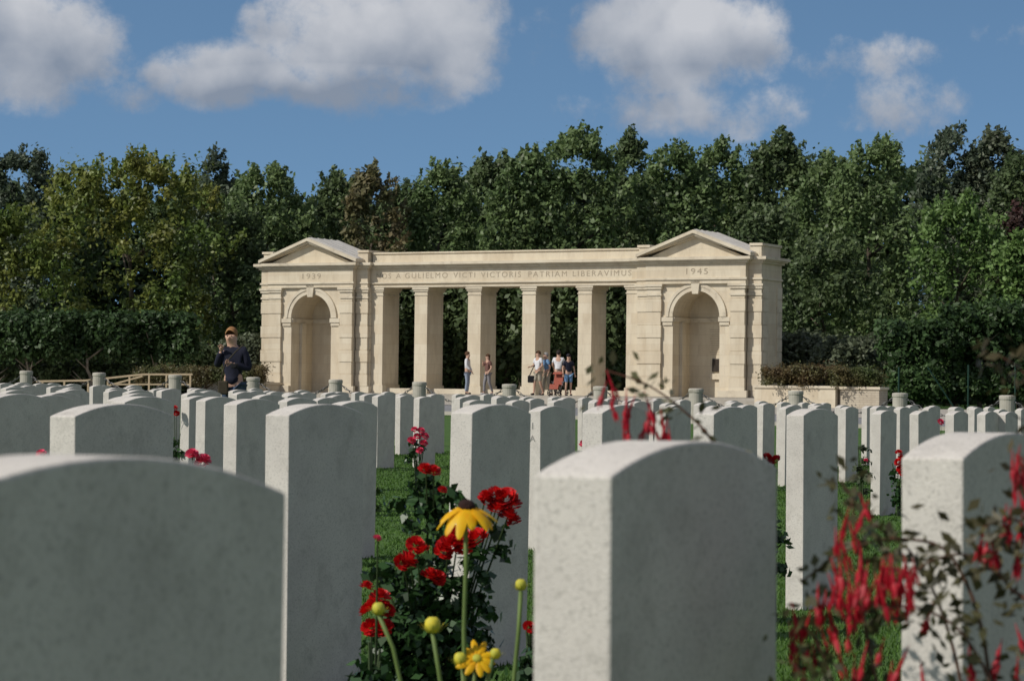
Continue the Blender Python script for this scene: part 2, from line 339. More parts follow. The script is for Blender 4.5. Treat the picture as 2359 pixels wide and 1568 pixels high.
st=[o for o in allstones if 'letters on its lit edge' in o['label']][0]
text('I',.05,HSD,st,(-.012,-.191,.70),(math.pi/2,0,0),'letter',.002); text('A',.05,HSD,st,(-.012,-.191,.63),(math.pi/2,0,0),'letter',.002)
# ---------------------------------------------------------------- memorial
U0,V0=-49.58,91.8; MS=.985
p=W(U0,V0); M=empty('memorial_colonnade',(p.x,p.y,.64),-AL); M.scale=(MS,.88,1)
tag(M,'long pale limestone memorial colonnade with an arched pedimented pavilion at each end','memorial')
def arcp(cx,r,n=24): return [(cx+r*math.cos(math.pi*i/n),3.2+r*math.sin(math.pi*i/n)) for i in range(n+1)]
for sx_ in (-9.19,9.19):
    first=sx_<0
    w_=MB(); R=1.03
    prof=[(sx_-2.1,0),(sx_-R,0)]+[(a,b) for a,b in reversed(arcp(sx_,R))]+[(sx_+R,0),(sx_+2.1,0),(sx_+2.1,4.5),(sx_-2.1,4.5)]
    w_.prism(prof,0,1.9)
    w_.box(sx_-2.75,sx_+2.75,1.9,2.6,0,4.5).box(sx_-2.75,sx_-2.1,.35,1.9,0,4.5).box(sx_+2.1,sx_+2.75,.35,1.9,0,4.5)
    w_.build('pavilion_wall',MEM,M)
    for s in (-1,1):
        b=MB()
        b.box(sx_+s*1.03 if s>0 else sx_-2.3, sx_+2.3 if s>0 else sx_-1.03,-.2,-.003,0,.28)
        b.box(sx_+2.303 if s>0 else sx_-2.85, sx_+2.85 if s>0 else sx_-2.303,.22,.347,0,.28)
        b.box(sx_+2.753 if s>0 else sx_-2.85, sx_+2.85 if s>0 else sx_-2.753,.35,2.7,0,.28)
        b.build('plinth',MEM2,M,bevel=.015)
    for s in (-1,1):
        for (xc,hw,yf,yb) in ((sx_+s*1.84,.31,-.13,-.002),(sx_+s*2.46,.28,.24,.348)):
            pl=MB(); z=.283; i=0
            while z<3.95:
                hgt_=min(.52,4.02-z); e=.0 if i%2 else .03
                pl.box(xc-hw-e,xc+hw+e,yf-e,yb,z,z+hgt_-.025); pl.box(xc-hw+.015,xc+hw-.015,yf+.015,yb,z+hgt_-.024,z+hgt_-.001)
                z+=hgt_; i+=1
            pl.build('pilaster',MEM2 if i%2 else MEM,M)
            cp=MB(); cp.box(xc-hw-.04,xc+hw+.04,yf-.04,yb,4.03,4.12).box(xc-hw,xc+hw,yf,yb,4.123,4.3).box(xc-hw-.05,xc+hw+.05,yf-.06,yb,4.303,4.4).box(xc-hw-.09,xc+hw+.09,yf-.1,yb,4.403,4.497)
            cp.build('capital',MEM2,M)
    for yq in (.36,2.0):
        sd=MB(); z=.283
        while z<4.0:
            sd.box(sx_+2.753,sx_+2.79,yq,yq+.59,z,z+.49); z+=.52
        sd.build('quoin',MEM2,M)
    ar=MB(); n=24
    for (r0,r1,yf) in ((1.03,1.2,-.05),(1.203,1.33,-.085)):
        for i in range(n):
            a0,a1=math.pi*i/n,math.pi*(i+1)/n
            P=lambda r,a:(sx_+r*math.cos(a),3.2+r*math.sin(a))
            q4=[P(r0,a0),P(r1,a0),P(r1,a1),P(r0,a1)]
            vs=[(a,yf,b) for a,b in q4]+[(a,-.002,b) for a,b in q4]
            ar.add(vs,[(0,1,2,3),(1,5,6,2),(0,3,7,4)])
    ar.build('archivolt',MEM2,M)
    for s in (-1,1):
        im=MB()
        x0,x1=(sx_-1.5,sx_-1.0) if s<0 else (sx_+1.0,sx_+1.5)
        im.box(x0,x1,-.1,-.003,3.0,3.18); im.box(x0+.04,x1-.04,-.06,-.003,2.86,2.995)
        a,b_=(sx_-1.028,sx_-.96) if s<0 else (sx_+.96,sx_+1.028)
        im.box(a,b_,.0,1.89,3.0,3.18); im.build('impost',MEM2,M)
    MB().box(sx_-.955,sx_+.955,1.82,1.897,3.0,3.18).build('string_course',MEM2,M)
    MB().add([(sx_-.13,-.16,4.1),(sx_+.13,-.16,4.1),(sx_+.2,-.16,4.62),(sx_-.2,-.16,4.62),(sx_-.13,-.002,4.1),(sx_+.13,-.002,4.1),(sx_+.2,-.002,4.62),(sx_-.2,-.002,4.62)],[(0,1,2,3),(1,5,6,2),(4,0,3,7),(3,2,6,7),(0,4,5,1)]).build('keystone',MEM2,M)
    MB().box(sx_-1.027,sx_-.9,.75,1.15,0,2.99).build('inner_pier',MEM,M)
    e=MB(); e.box(sx_-2.2,sx_+2.2,-.16,2.6,4.503,5.3).box(sx_-2.75,sx_-2.203,.2,2.6,4.503,5.3).box(sx_+2.203,sx_+2.75,.2,2.6,4.503,5.3)
    e.build('frieze',MEM,M)
    e=MB(); e.box(sx_-2.26,sx_+2.26,-.22,-.163,4.66,4.74).box(sx_+2.263,sx_+2.8,.15,.197,4.66,4.74).box(sx_-2.8,sx_-2.263,.15,.197,4.66,4.74).box(sx_+2.753,sx_+2.8,.2,2.62,4.66,4.74)
    e.build('moulding',MEM2,M)
    c=MB()
    for (o_,z0,z1) in ((.1,5.303,5.38),(.2,5.383,5.44),(.28,5.443,5.56)):
        c.box(sx_-2.2-o_,sx_+2.2+o_,-.16-o_,1.0,z0,z1); c.box(sx_-2.75-o_,sx_-2.203-o_,.2-o_,2.6+o_,z0,z1); c.box(sx_+2.203+o_,sx_+2.75+o_,.2-o_,2.6+o_,z0,z1); c.box(sx_-2.2-o_,sx_+2.2+o_,1.003,2.6+o_,z0,z1)
    c.build('cornice',MEM2,M)
    t=MB(); t.prism([(sx_-2.1,5.563),(sx_+2.1,5.563),(sx_,6.4)],-.1,.3); t.build('tympanum',MEM,M)
    rk=MB(); a=2.52; hA=6.63
    for s in (-1,1):
        for (o0,o1,yf) in ((0,.13,-.5),(.133,.22,-.4),(.223,.3,-.25)):
            q=[(s*(a-.0),5.7-o0),(0,hA-o0),(0,hA-o1),(s*(a-.0),5.7-o1)]
            q=[(sx_+x_,max(z_,5.565)) for x_,z_ in q]
            if s<0: q=q[::-1]
            q=q[::-1]
            rk.prism(q,yf,.2 if o0 else 2.45)
    rk.build('raking_cornice',MEM2,M)
    rf=MB()
    for s in (-1,1):
        q=[(sx_,hA+.03),(sx_+s*2.46,5.745),(sx_+s*2.46,5.72),(sx_,hA+.005)]
        if s>0: q=q[::-1]
        rf.prism(q,-.3,2.5)
        for kk in range(5):
            y0=-.1+kk*.6; q=[(sx_,hA+.05),(sx_+s*2.46,5.765),(sx_+s*2.46,5.746),(sx_,hA+.031)]
            if s>0: q=q[::-1]
            rf.prism(q,y0,y0+.05)
    rf.build('roof',LEAD,M)
    for s in (-1,1):
        x0,x1=(sx_-2.7,sx_-2.2) if s<0 else (sx_+2.2,sx_+2.7); y0,y1=(sx_-2.76,sx_-2.2) if s<0 else (sx_+2.2,sx_+2.76)
        MB().box(x0,x1,.3,2.55,5.563,6.0).box(y0,y1,.24,2.6,6.003,6.1).build('parapet_block',MEM,M)
    MB().prism([(sx_-2.19,5.563),(sx_+2.19,5.563),(sx_,6.4)],2.2,2.44).build('rear_gable',MEM,M)
    text('1939' if first else '1945',.34,MEMD,M,(sx_+.05,-.163,4.98),(math.pi/2,0,0),'date_inscription',.002,1.25,.95)
e=MB(); e.box(-6.43,6.43,.5,2.3,4.503,5.3); e.build('entablature',MEM,M)
e=MB(); e.box(-6.4,6.4,.44,.497,4.503,4.56).box(-6.4,6.4,.41,.497,4.66,4.72); e.build('moulding',MEM2,M)
c=MB()
for (o_,z0,z1) in ((.1,5.303,5.38),(.2,5.383,5.44),(.32,5.443,5.56)): c.box(-6.42+.0,6.42,.5-o_,2.3+o_,z0,z1)
c.build('cornice',MEM2,M)
e=MB(); e.box(-6.42,6.42,.62,2.2,5.563,5.93).box(-6.42,6.42,.56,2.26,5.933,6.0); e.build('parapet',MEM,M)
for i,xc in enumerate((-6.15,-3.93,-1.31,1.31,3.93,6.15)):
    P_=MB(); P_.box(xc-.31,xc+.31,.55,2.1,.353,4.15).box(xc-.36,xc+.36,.5,2.15,0,.35)
    P_.build('pillar',MEM,M)
    cp=MB(); cp.box(xc-.34,xc+.34,.52,2.13,4.153,4.2).box(xc-.31,xc+.31,.55,2.1,4.203,4.32).box(xc-.36,xc+.36,.5,2.15,4.323,4.4).box(xc-.4,xc+.4,.46,2.2,4.403,4.5)
    cp.build('capital',MEM2,M)
e=MB(); e.box(-6.4,6.4,.9,1.8,.0,.22); e.build('sill',MEM2,M)
for wd_,a,b in (('NOS',866,899),('A',911,922),('GULIELMO',932,1030),('VICTI',1044,1094),('VICTORIS',1107,1199),('PATRIAM',1216,1305),('LIBERAVIMUS',1318,1453)):
    u0,u1=(u_at(a,V0+.44)-U0)/MS,(u_at(b,V0+.44)-U0)/MS
    text(wd_,.33,MEMD,M,((u0+u1)/2,.497,4.98),(math.pi/2,0,0),'inscription_word',.002,1.3,(u1-u0))
MB().box(9.2,9.56,1.82,1.897,1.03,1.55).build('bronze_plaque',BRZ,M,bevel=.01)
MB().box(9.14,9.66,1.78,1.897,.72,.95).build('stone_tablet',MEM2,M)
for i in range(12):
    xw=random.uniform(.18,.27); MB().box(9.32-xw,9.32+xw,1.893,1.899,2.72-i*.09-.008,2.72-i*.09+.008).build('engraved_line',MEMD,M)
t=MB()
for i,(d,zt) in enumerate(((0,.64),(.4,.53),(.8,.42),(1.2,.31))):
    t.box(-13.2-d,13.2+d,-3.2-d,5,-.3-i*.01,zt-.64+.0-.002)
tt=t.build('terrace_steps',PAVE); tt.location=(p.x,p.y,.64); tt.rotation_euler=(0,0,-AL)
struct(tt)
def wallbox(name,u0,u1,v0,v1,z0,z1,m,label,cap=True):
    q=W((u0+u1)/2,(v0+v1)/2); r=empty(name,(q.x,q.y,z0),-AL); a,b=(u1-u0)/2,(v1-v0)/2
    MB().box(-a,a,-b,b,0,z1-z0-.1).build('wall',m,r); MB().box(-a-.05,a+.05,-b-.05,b+.05,z1-z0-.098,z1-z0).build('coping',MEM2,r,bevel=.01)
    i_=min(.3,b*.4); MB().box(-a+i_,a-i_,-b+i_,b-i_,z1-z0-.05,z1-z0+.02).build('soil',SOIL,r)
    return tag(r,label,'planter')
BRK=ashlar('pale_brick',(.52,.46,.36),(.46,.40,.31),.3,.085,(.36,.31,.25),.010)
wallbox('stone_planter',-35.6,-32.45,86,90,.2,1.12,MEM,'smooth pale stone planter wall beside the right arch under the reddish heather')
wallbox('brick_planter',-32.35,-30.85,86.2,87.1,.2,1.10,BRK,'low pale brick planter right of the smooth stone planter')
wallbox('stone_planter',u_at(445,90),u_at(598,90),90,93,.3,1.05,MEM,'low pale stone planter wall left of the left arch')
# ---------------------------------------------------------------- bollards and chains
bp=[62,230,405,585,775,968,1175,1385,1605,1835,2075,2322]
pos=[]
VB=61.8
us=[u_at(px,VB) for px in bp]; us=[us[0]-2.9]+us+[us[-1]+2.9]
bb=MB(); bb.lathe([(.185,0),(.19,.02),(.19,.84),(.205,.85),(.205,.92),(.19,.945),(.12,.955)],20)
bme=None
nxs=['just beyond the left frame edge','leftmost in view, by the timber rails','second from the left, below the hedge','third from the left, under the rail end','just right of the person in navy','below the left arched pavilion','in front of the first free pillar','before the colonnade middle, left of the visitors','below the group with the pushchair','in front of the right arched pavilion','in front of the stone planter','below the pale young tree trunk','nearest the right frame edge','just beyond the right frame edge']
for i,u in enumerate(us):
    q=W(u,VB); zt=gz(q.x,q.y); pos.append(Vector((q.x,q.y,zt)))
    if bme is None: o=bb.build('stone_bollard',POST,smooth=False); bme=o
    else: o=bme.copy(); C.objects.link(o)
    o.location=(q.x,q.y,zt)
    tag(o,'round pale stone bollard '+nxs[i],'bollard','stone bollards with chains along the road')
for i in range(len(pos)-1):
    a=pos[i]+Vector((0,0,.8)); b=pos[i+1]+Vector((0,0,.8)); d=(b-a).normalized(); a=a+d*.19; b=b-d*.19
    ch=MB(); n=26; pts=[]
    for k in range(n+1):
        t=k/n; q=a.lerp(b,t); q.z-=.42*4*t*(1-t); pts.append(q)
    for k in range(n):
        c0=(pts[k]+pts[k+1])/2; tdir=(pts[k+1]-pts[k]).normalized(); side=Vector((0,0,1)) if k%2 else tdir.cross(Vector((0,0,1))).normalized()
        L_=(pts[k+1]-pts[k]).length*.68; ring=[c0+tdir*math.cos(2*math.pi*j/8)*L_+side*math.sin(2*math.pi*j/8)*.032 for j in range(9)]
        ch.tube(ring,.011,4,False)
    o=ch.build('chain',CHAIN)
    tag(o,f'sagging iron chain, {ordn[i]} span from the left between stone bollards','chain','chains slung between the bollards')
# ---------------------------------------------------------------- trees
def trunk_mesh(h,r,cw,seed):
    rd=random.Random(seed); mb=MB(); pts=[Vector((0,0,-.2))]; n=6
    for i in range(1,n+1): pts.append(Vector((rd.uniform(-.12,.12)*i*.5,rd.uniform(-.12,.12)*i*.5,h*.8*i/n)))
    mb.tube(pts,[r*(1-.13*i) for i in range(n+1)],8)
    for k in range(9):
        i=rd.randint(1,n-1); a=rd.uniform(0,6.28); b=pts[i]; l=cw*rd.uniform(.4,.7)
        mb.tube([b,b+Vector((math.cos(a)*l*.5,math.sin(a)*l*.5,l*.35)),b+Vector((math.cos(a)*l,math.sin(a)*l,l*.7))],[r*.4,r*.25,r*.06],5)
    return mb
def tree(px,ytop,hw,d,kind,label,ybot=None,nc=95,per=120,ls=.2,name='tree',cr=(.4,.95),bark=BARK,boxy=False,point=.0,cat='tree',group='trees behind the memorial',dep=None):
    s=F/d; x_=X(px,d); g=gz(x_,d); top=HC+(hor(px)-ytop)/s; bot=HC+(hor(px)-ybot)/s if ybot else g+.5
    rw=hw/s; o=empty(name,(x_,d,g)); H=top-g; B=max(bot-g,.3)
    tag(o,label,cat,group)
    trunk_mesh(max(H*.85,.8),.05+.016*H,rw,int(px)).build('trunk',bark,o,smooth=True)
    cz=(H+B)/2; rz=(H-B)/2
    D=unit(rng.normal(size=(nc,3)))
    if boxy: D=rng.uniform(-1,1,(nc,3)); rad=np.ones((nc,1))
    else:
        D[:,1]=np.where(rng.random(nc)<.6,-np.abs(D[:,1]),D[:,1])
        rad=rng.uniform(.25,1,(nc,1))**.45
        lob=1+.12*np.sin(D[:,0:1]*5+px)+.10*np.sin(D[:,2:3]*9+px*1.7)
        rad=rad*lob
        D=np.sign(D)*np.abs(D)**.8
    crr=rng.uniform(cr[0],cr[1],nc)
    cc=D*rad*np.array([rw,(rw*.8 if not boxy else .6) if dep is None else dep,rz*.92])
    tz=np.clip(cc[:,2]/rz,-1,1); cc[:,0]*=(1-point*np.clip(tz,0,1)); cc[:,1]*=(1-point*np.clip(tz,0,1))
    cc[:,2]=np.minimum(cc[:,2],rz-.15)
    cc[:,2]+=cz
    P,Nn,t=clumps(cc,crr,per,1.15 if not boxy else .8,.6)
    if not boxy:
        ns_=int(24+rw*14); sh=rng.uniform(-1,1,(ns_,2)); sl=rng.uniform(.25,1.15,ns_)*(1.15 if rz>3 else .5)
        env=np.sqrt(np.clip(1-sh[:,0]**2,0.02,1))**.8*(1-point*.3*np.abs(sh[:,0]))
        bx=sh[:,0]*rw*(1-point*.5*env); bz=cz+rz*env*.93-.35; lx=sh[:,0]*.5+rng.normal(0,.12,ns_)+.18
        m_=60; tt_=rng.uniform(0,1,(ns_,m_)); wd_=.28*(1-tt_*.85)
        Q=np.stack([bx[:,None]+lx[:,None]*tt_*sl[:,None]+rng.normal(size=(ns_,m_))*wd_,(sh[:,1]*rw*.5)[:,None]+rng.normal(size=(ns_,m_))*wd_,bz[:,None]+tt_*sl[:,None]+rng.normal(size=(ns_,m_))*.08],-1).reshape(-1,3)
        P=np.r_[P,Q]; Nn=np.r_[Nn,rng.normal(size=Q.shape)+np.array([-.3,-.6,.4])]; t=np.r_[t,np.clip(rng.normal(.5,.25,len(Q)),0,1)]
    P[:,2]=np.maximum(P[:,2],.05)
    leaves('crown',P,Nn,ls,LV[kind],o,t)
    return o
T=[(15,500,85,113,'yellow','yellowing round tree at the left frame edge below the blue-green one',None,.1),
(30,345,120,134,'blue','tall blue-green tree at the left frame edge',None,.3),
(140,450,70,134,'dark','dark small-topped tree left of the big yellowing tree',None,.3),
(300,366,225,117,'yellow','huge rounded yellowing tree left of the memorial',None,.2),
(487,345,34,130,'blue','slender sparse sapling rising above the big yellowing tree',None,.5),
(605,388,115,127,'green','mid-green broad tree between the yellowing tree and the memorial',None,.2),
(540,490,70,119,'dark','dark lower tree at the right flank of the yellowing tree',None,.2),
(770,402,90,131,'dark','dark green tree behind the left pavilion',None,.3),
(850,392,62,122,'brown','browning sparse tree behind the left end of the parapet',None,.3),
(925,428,75,130,'dark','dark tree right of the browning tree',None,.3),
(1010,384,90,124,'green','green tree behind the left half of the colonnade',None,.3),
(1130,362,95,128,'dark','dark green tree behind the colonnade middle',None,.3),
(1205,352,85,122,'green','green tree with wind-turned leaves behind the colonnade middle',None,.2),
(1320,308,130,123,'green','tallest broad green tree behind the right half of the colonnade',None,.2),
(1440,300,42,129,'dark','dark pointed tree with a spire top left of the right pediment',None,.75),
(1550,340,100,124,'green','pale green tree directly above the right pediment',None,.25),
(1650,325,80,130,'green','tall tree just right of the right pediment apex',None,.4),
(1790,306,90,127,'dark','tall dark tree behind the right end of the memorial',None,.4),
(1760,490,85,118,'dark','lower dark tree beside the right end of the memorial',None,.2),
(1900,370,90,122,'green','green tree right of the memorial',None,.3),
(2010,330,115,119,'green','broad green tree in the right part of the wood',None,.25),
(2190,300,95,128,'blue','wispy dark tree with feathery top near the right edge',None,.4),
(2285,300,85,128,'grey','wispy greyish tree with drooping tips near the right edge',None,.4),
(2200,465,100,113,'bright','bright green lower tree near the right edge',None,.25),
(2345,345,80,124,'dark','very dark tree at the right frame edge',None,.4),
(2335,485,42,115,'copper','small dark copper-leaved tree at the right frame edge',None,.3),
(2350,550,65,110,'bright','bright green small tree at the right frame edge',None,.2),
(1900,570,115,113,'dark','dark bushy tree above the brick planter',None,.2)]
for (px,yt,hw,d,kd,lb,yb,pt) in T:
    area=hw*(880-yt)/ (F/d)**2; nc=int(max(50,min(560,area*4.0)))
    if hw<=36: nc=30
    tree(px,yt,hw,d,kd,lb,yb,nc=nc,per=105,ls=.14 if d<120 else .155,point=pt,cr=(.3,.8))
for i,px in enumerate(range(-20,2440,164)):
    yt=450+random.uniform(-30,30)-(60 if px>1000 else 0)
    tree(px,yt,140,140,'dark',f'dark tree filling the back of the wood, {ordn[i]} from the left in the rear row',None,nc=100,per=90,ls=.28,cr=(.9,1.5),group='rear row of dark trees')
n=42000; ux=rng.uniform(-34,36,n); uy=146+rng.uniform(-2.5,2.5,n)+1.5*np.sin(ux*.5); hz_=3.6+.8*np.sin(ux*.9)+.5*np.sin(ux*2.3+1); uz=.25+rng.uniform(0,1,n)*hz_
leaves('undergrowth',np.c_[ux,uy,uz],rng.normal(size=(n,3))+np.array([0,-.6,.4]),.42,LV['dark'],None,rng.uniform(0,1,n))
tag(bpy.data.objects['undergrowth'],'dark undergrowth filling the wood behind the tree trunks','undergrowth',kind='stuff')
for i,px in enumerate(range(640,1480,105)):
    dd=W(u_at(px,98.5),98.5).y
    tree(px,610,75,dd,'dark',f'dark shady shrub seen between the pillars, {ordn[i]} from the left',896,nc=60,per=100,ls=.19,name='shrub',cat='shrub',group='shrubs behind the colonnade')
for i,(px,d) in enumerate(((-20,104),(65,104),(210,105),(365,106))):
    tree(px,722,86,d,'hedge',['clipped hedge tree at the left frame edge','clipped hedge tree with thin trunk above the left bollard','middle clipped hedge tree behind the timber rails','clipped hedge tree nearest the memorial on the left'][i],822,nc=170,per=80,ls=.13,name='hedge_tree',boxy=True,cr=(.25,.48),bark=PBARK,group='clipped hedge trees at left')
for i,(px,d) in enumerate(((2120,99),(1960,106),(2260,100),(2350,101))):
    tree(px,[740,770,700,690][i],85,d,['hedge','grey','hedge','hedge'][i],['young clipped tree with a pale straight trunk right of the brick planter','greyish bushy shrub tree above the brick planter','young clipped tree behind the green fence post at right','young clipped tree at the right frame edge'][i],[840,860,850,850][i],nc=80,per=100,ls=.14,name='hedge_tree',boxy=True,cr=(.3,.5),bark=PBARK,group='young trees at right')
SH=[(385,844,70,100,'heath','low reddish brown heather left of the timber rail end'),(470,844,60,99,'heath','low brownish heather behind the person in navy'),(560,840,52,99,'heath','low heather against the left pavilion'),
(560,775,55,111,'grey','grey-green bush left of the left pavilion'),(1812,842,48,92.5,'heath','reddish heather nearest the memorial in the stone planter'),(1885,840,60,92,'heath','reddish heather in the middle of the stone planter'),(1975,845,55,91.5,'heath','reddish heather over the brick planter'),
(1830,770,70,104,'grey','grey-green bush behind the stone planter'),(2080,800,60,103,'grey','grey-green bush behind the right end of the planters'),(2200,850,80,100,'hedge','low dark hedge by the green fence posts'),(2320,850,80,100,'hedge','low dark hedge at the right frame edge'),(1950,780,70,101,'grey','pale bush above the planter end'),(60,830,90,106,'dark','dark undergrowth below the left hedge'),(250,830,100,107,'dark','dark undergrowth behind the timber rails'),(440,800,70,109,'dark','dark undergrowth right of the clipped hedge'),(2110,850,60,98.5,'hedge','low dark hedge at the foot of the pale young trunk')]
for px,yt,hw,d,kd,lb in SH:
    ht=kd=='heath'
    bt=(888 if px>1000 else 880) if ht else (925 if px>1000 else 890)
    tree(px,yt,hw,d,kd,lb,bt,nc=110 if ht else 45,per=80 if ht else 150,ls=.055 if ht else .12,name='shrub',cr=(.12,.34) if ht else (.22,.42),boxy=ht,cat='shrub',group='low shrubs beside the memorial')
for i,(px,yt) in enumerate(((2072,845),(2232,840),(2340,842))):
    a=S(px,yt,96.5); g=gz(a.x,a.y); o=empty('fence_post',(a.x,a.y,g)); tag(o,['green metal fence post right of the brick planter','green metal fence post near the right edge','green metal fence post by the right frame edge'][i],'post','green metal fence posts')
    MB().tube([(0,0,0),(0,0,a.z-g)],.035,8).build('post',GMET,o)
    if i==0: MB().tube([(1.1,0,a.z-g),(2.1,0,.1)],.028,6).build('brace',GMET,o)
tr=empty('timber_rail',(0,0,0)); tag(tr,'pale timber handrail with posts and ramp at left, before the clipped hedge','railing')
a=S(330,862,97); b=S(445,862,97)
MB().tube([a,b],.05,4).build('top_rail',WOOD,tr)
MB().tube([S(85,878,97),S(200,876,97),S(330,862,97)],.05,4).build('ramp_rail',WOOD,tr)
MB().tube([S(250,888,97),S(330,866,97)],.045,4).build('ramp_rail',WOOD,tr)
MB().tube([S(260,885,97),S(440,885,97)],.04,4).build('lower_rail',WOOD,tr)
for px,yy_ in ((250,870),(300,868),(345,862),(385,862),(440,862),(205,876),(150,877),(100,878)):
    t_=S(px,yy_,97); MB().tube([(t_.x,t_.y,gz(t_.x,t_.y)),(t_.x,t_.y,t_.z)],.045,4).build('post',WOOD,tr)
# ---------------------------------------------------------------- flowers
def rose_mesh(m,seed=1):
    rd=random.Random(seed); mb=MB()
    for ring,(n,r,tilt,sz_) in enumerate(((4,.12,1.35,.45),(5,.28,1.1,.55),(6,.5,.75,.65),(8,.72,.35,.7),(8,.85,-.05,.7))):
        for k in range(n):
            a=2*math.pi*k/n+ring*.5+rd.uniform(-.2,.2); ca,sa=math.cos(a),math.sin(a); w2=sz_*.5; t=tilt+rd.uniform(-.2,.2)
            ct,st_=math.cos(t),math.sin(t)
            def P(l,s,c=0):
                rr=r*.45+l*ct; zz=l*st_+c-.1*ring; return (ca*rr-sa*s,sa*rr+ca*s,zz)
            vs=[P(0,-w2*.4),P(0,w2*.4),P(sz_*.5,w2,.06),P(sz_*.5,-w2,.06),P(sz_*.95,w2*.7,.1),P(sz_*.95,-w2*.7,.1),P(sz_*.5,0,-.06)]
            mb.add(vs,[(0,1,6),(1,2,6),(0,6,3),(3,6,5),(6,2,4),(6,4,5)])
    o=mb.build('rose_bloom',m,smooth=True); me=o.data; bpy.data.objects.remove(o); return me
ROSE={'red':[rose_mesh(RED,1),rose_mesh(RED,2)],'pink':[rose_mesh(PINK,3)]}
def bush(x_,y_,h,r,nl,ls,kind,label,blooms,color,bs,name='rose_bush',cat='rose bush',group=None,fh=1.0,stems=True):
    g=gz(x_,y_); o=empty(name,(x_,y_,g)); tag(o,label,cat,group)
    st=MB()
    for (dx,dy,dz,sc) in blooms[:14]:
        st.tube([(dx*.15,dy*.15+.02,-.02),(dx*.55,dy*.2+.04,dz*.55),(dx,dy+.01,dz)],[.004,.003,.0018],5)
    for k in range(5):
        a=random.uniform(0,6.28); rr=random.uniform(.2,.8)*r; p2=Vector((math.cos(a)*rr,math.sin(a)*rr*.6,h*fh*random.uniform(.7,.97)))
        st.tube([(math.cos(a)*.02,math.sin(a)*.02,-.02),p2*.5+Vector((0,0,.05)),p2],[.006,.005,.003],5)
    st.build('stem',DSTEM,o)
    hf=h*fh
    nc=max(8,nl//28); D=unit(rng.normal(size=(nc,3))); rad=rng.uniform(.2,1,(nc,1))**.5
    cc=D*rad*np.array([r,r*.6,hf*.46]); cc[:,2]+=hf*.5
    cc[:,0]*=(1.1-.45*cc[:,2]/hf)
    P,Nn,t=clumps(cc,np.full(nc,max(.045,r*.26)),28); P[:,2]=np.clip(P[:,2],.01,h*1.02)
    leaves('foliage',P,Nn,ls,LV[kind],o,t,1.5)
    for (dx,dy,dz,sc) in blooms:
        c=bpy.data.objects.new('rose_bloom',random.choice(ROSE[color])); link(c,o); c.location=(dx,dy,dz); c.scale=(sc*bs,)*3
        c.rotation_euler=(random.uniform(.2,1.0),random.uniform(-.5,.5),random.uniform(-.8,.8))
    return o
by=6.25; bx_=X(1000,by)
bl=[]
for (px,py,sc) in ((985,1076,.7),(1003,1080,.75),(1125,1138,.8),(1150,1132,.8),(1168,1142,1.1),(1178,1182,1.0),(1150,1165,.9),(1187,1158,.8),(965,1250,.9),(950,1283,1.0),(935,1292,.8),(1040,1248,1.2),(1062,1230,1.1),(1100,1233,1.1),(1000,1318,.9),(1018,1326,.8),(1030,1265,.9),(885,1368,1),(868,1388,1.1),(862,1440,.9),(890,1440,.95),(850,1400,.8),(1025,1125,.45),(900,1400,.8),(1130,1150,.8),(1075,1255,1.0),(980,1262,.7),(853,1345,.7),(1188,1195,.7)):
    q=S(px,py,by-.22); bl.append((q.x-bx_,q.y-by,q.z-gz(bx_,by),sc))
rb=bush(bx_,by,.66,.17,4800,.021,'rose','rose bush covered in bright red blooms between the tall stones in the foreground',bl,'red',.0265,fh=.66)
P=[];
for (px,py) in ((985,1100),(975,1120),(965,1160),(1000,1130),(1040,1140),(1120,1200),(1150,1225),(1010,1180),(930,1330),(900,1310),(870,1320),(1090,1300),(1110,1380),(980,1360),(890,1500),(1060,1440),(960,1480),(1110,1270),(925,1165),(1060,1190),(950,1210),(1160,1270),(1020,1290),(1050,1340),(1000,1210),(1040,1220),(980,1150),(1010,1155),(1090,1250),(1120,1330),(980,1290),(900,1345),(1130,1410),(1060,1390),(1090,1200),(1070,1160),(1020,1240),(990,1180),(1080,1340),(940,1370),(880,1460)):
    q=S(px,py,by-.12); P.append((q.x-bx_,q.y-by,q.z-gz(bx_,by)))
Pq,Nq,tq=clumps(np.array(P),np.full(len(P),.028),30); leaves('foliage',Pq,Nq,.021,LV['rose'],rb,tq,1.5)
def smallbush(px,d,h,r,color,bpx,label,kind='rose',nl=300,bs=.035):
    x_=X(px,d); b_=[]; g=gz(x_,d)
    for (a,b) in bpx:
        q=S(a,b,d-.08); b_.append((q.x-x_,-.08,q.z-g,random.uniform(.8,1.1)))
    bush(x_,d,h,r,nl,.03 if d>12 else .024,kind,label,b_,color,bs,group='small rose bushes between the stones',fh=.88)
smallbush(965,20.5,.60,.10,'pink',((958,987),(974,990),(965,1003),(980,1018),(952,1012),(970,1035),(983,1002)),'pink rose bush between two slim stones left of centre')
smallbush(462,8.6,.62,.07,'pink',((446,1042),(477,1054),(466,1062),(455,1048)),'two pink roses beside the wide stone at left',nl=140,bs=.024)
smallbush(95,9.3,.60,.07,'pink',((98,1042),),'single pink rose in front of the broad stone at the left edge',nl=60,bs=.024)
smallbush(405,20,.62,.10,'red',((404,938),(409,950)),'small red rose behind the wide stone at left',nl=200)
smallbush(2078,19.2,.50,.09,'red',((2074,1040),(2080,1052),(2070,1062),(2078,1078),(2084,1086)),'red rose bush between two slim stones at right',nl=260)
smallbush(1782,9.7,.62,.05,'red',((1774,1052),(1788,1056)),'red rose behind the shoulder of the large nearest stone',nl=100,bs=.022)
smallbush(1352,12,.64,.05,'pink',((1350,1020),),'pink rose behind the large nearest stone',nl=80,bs=.025)
smallbush(862,17,.36,.08,'pink',(),'low leafy plant right of the tall stone','bright',200)
smallbush(1990,18.6,.66,.08,'pink',((1998,1058),),'tall leafy flower stalks left of the slim stone at right','grey',220,.02)
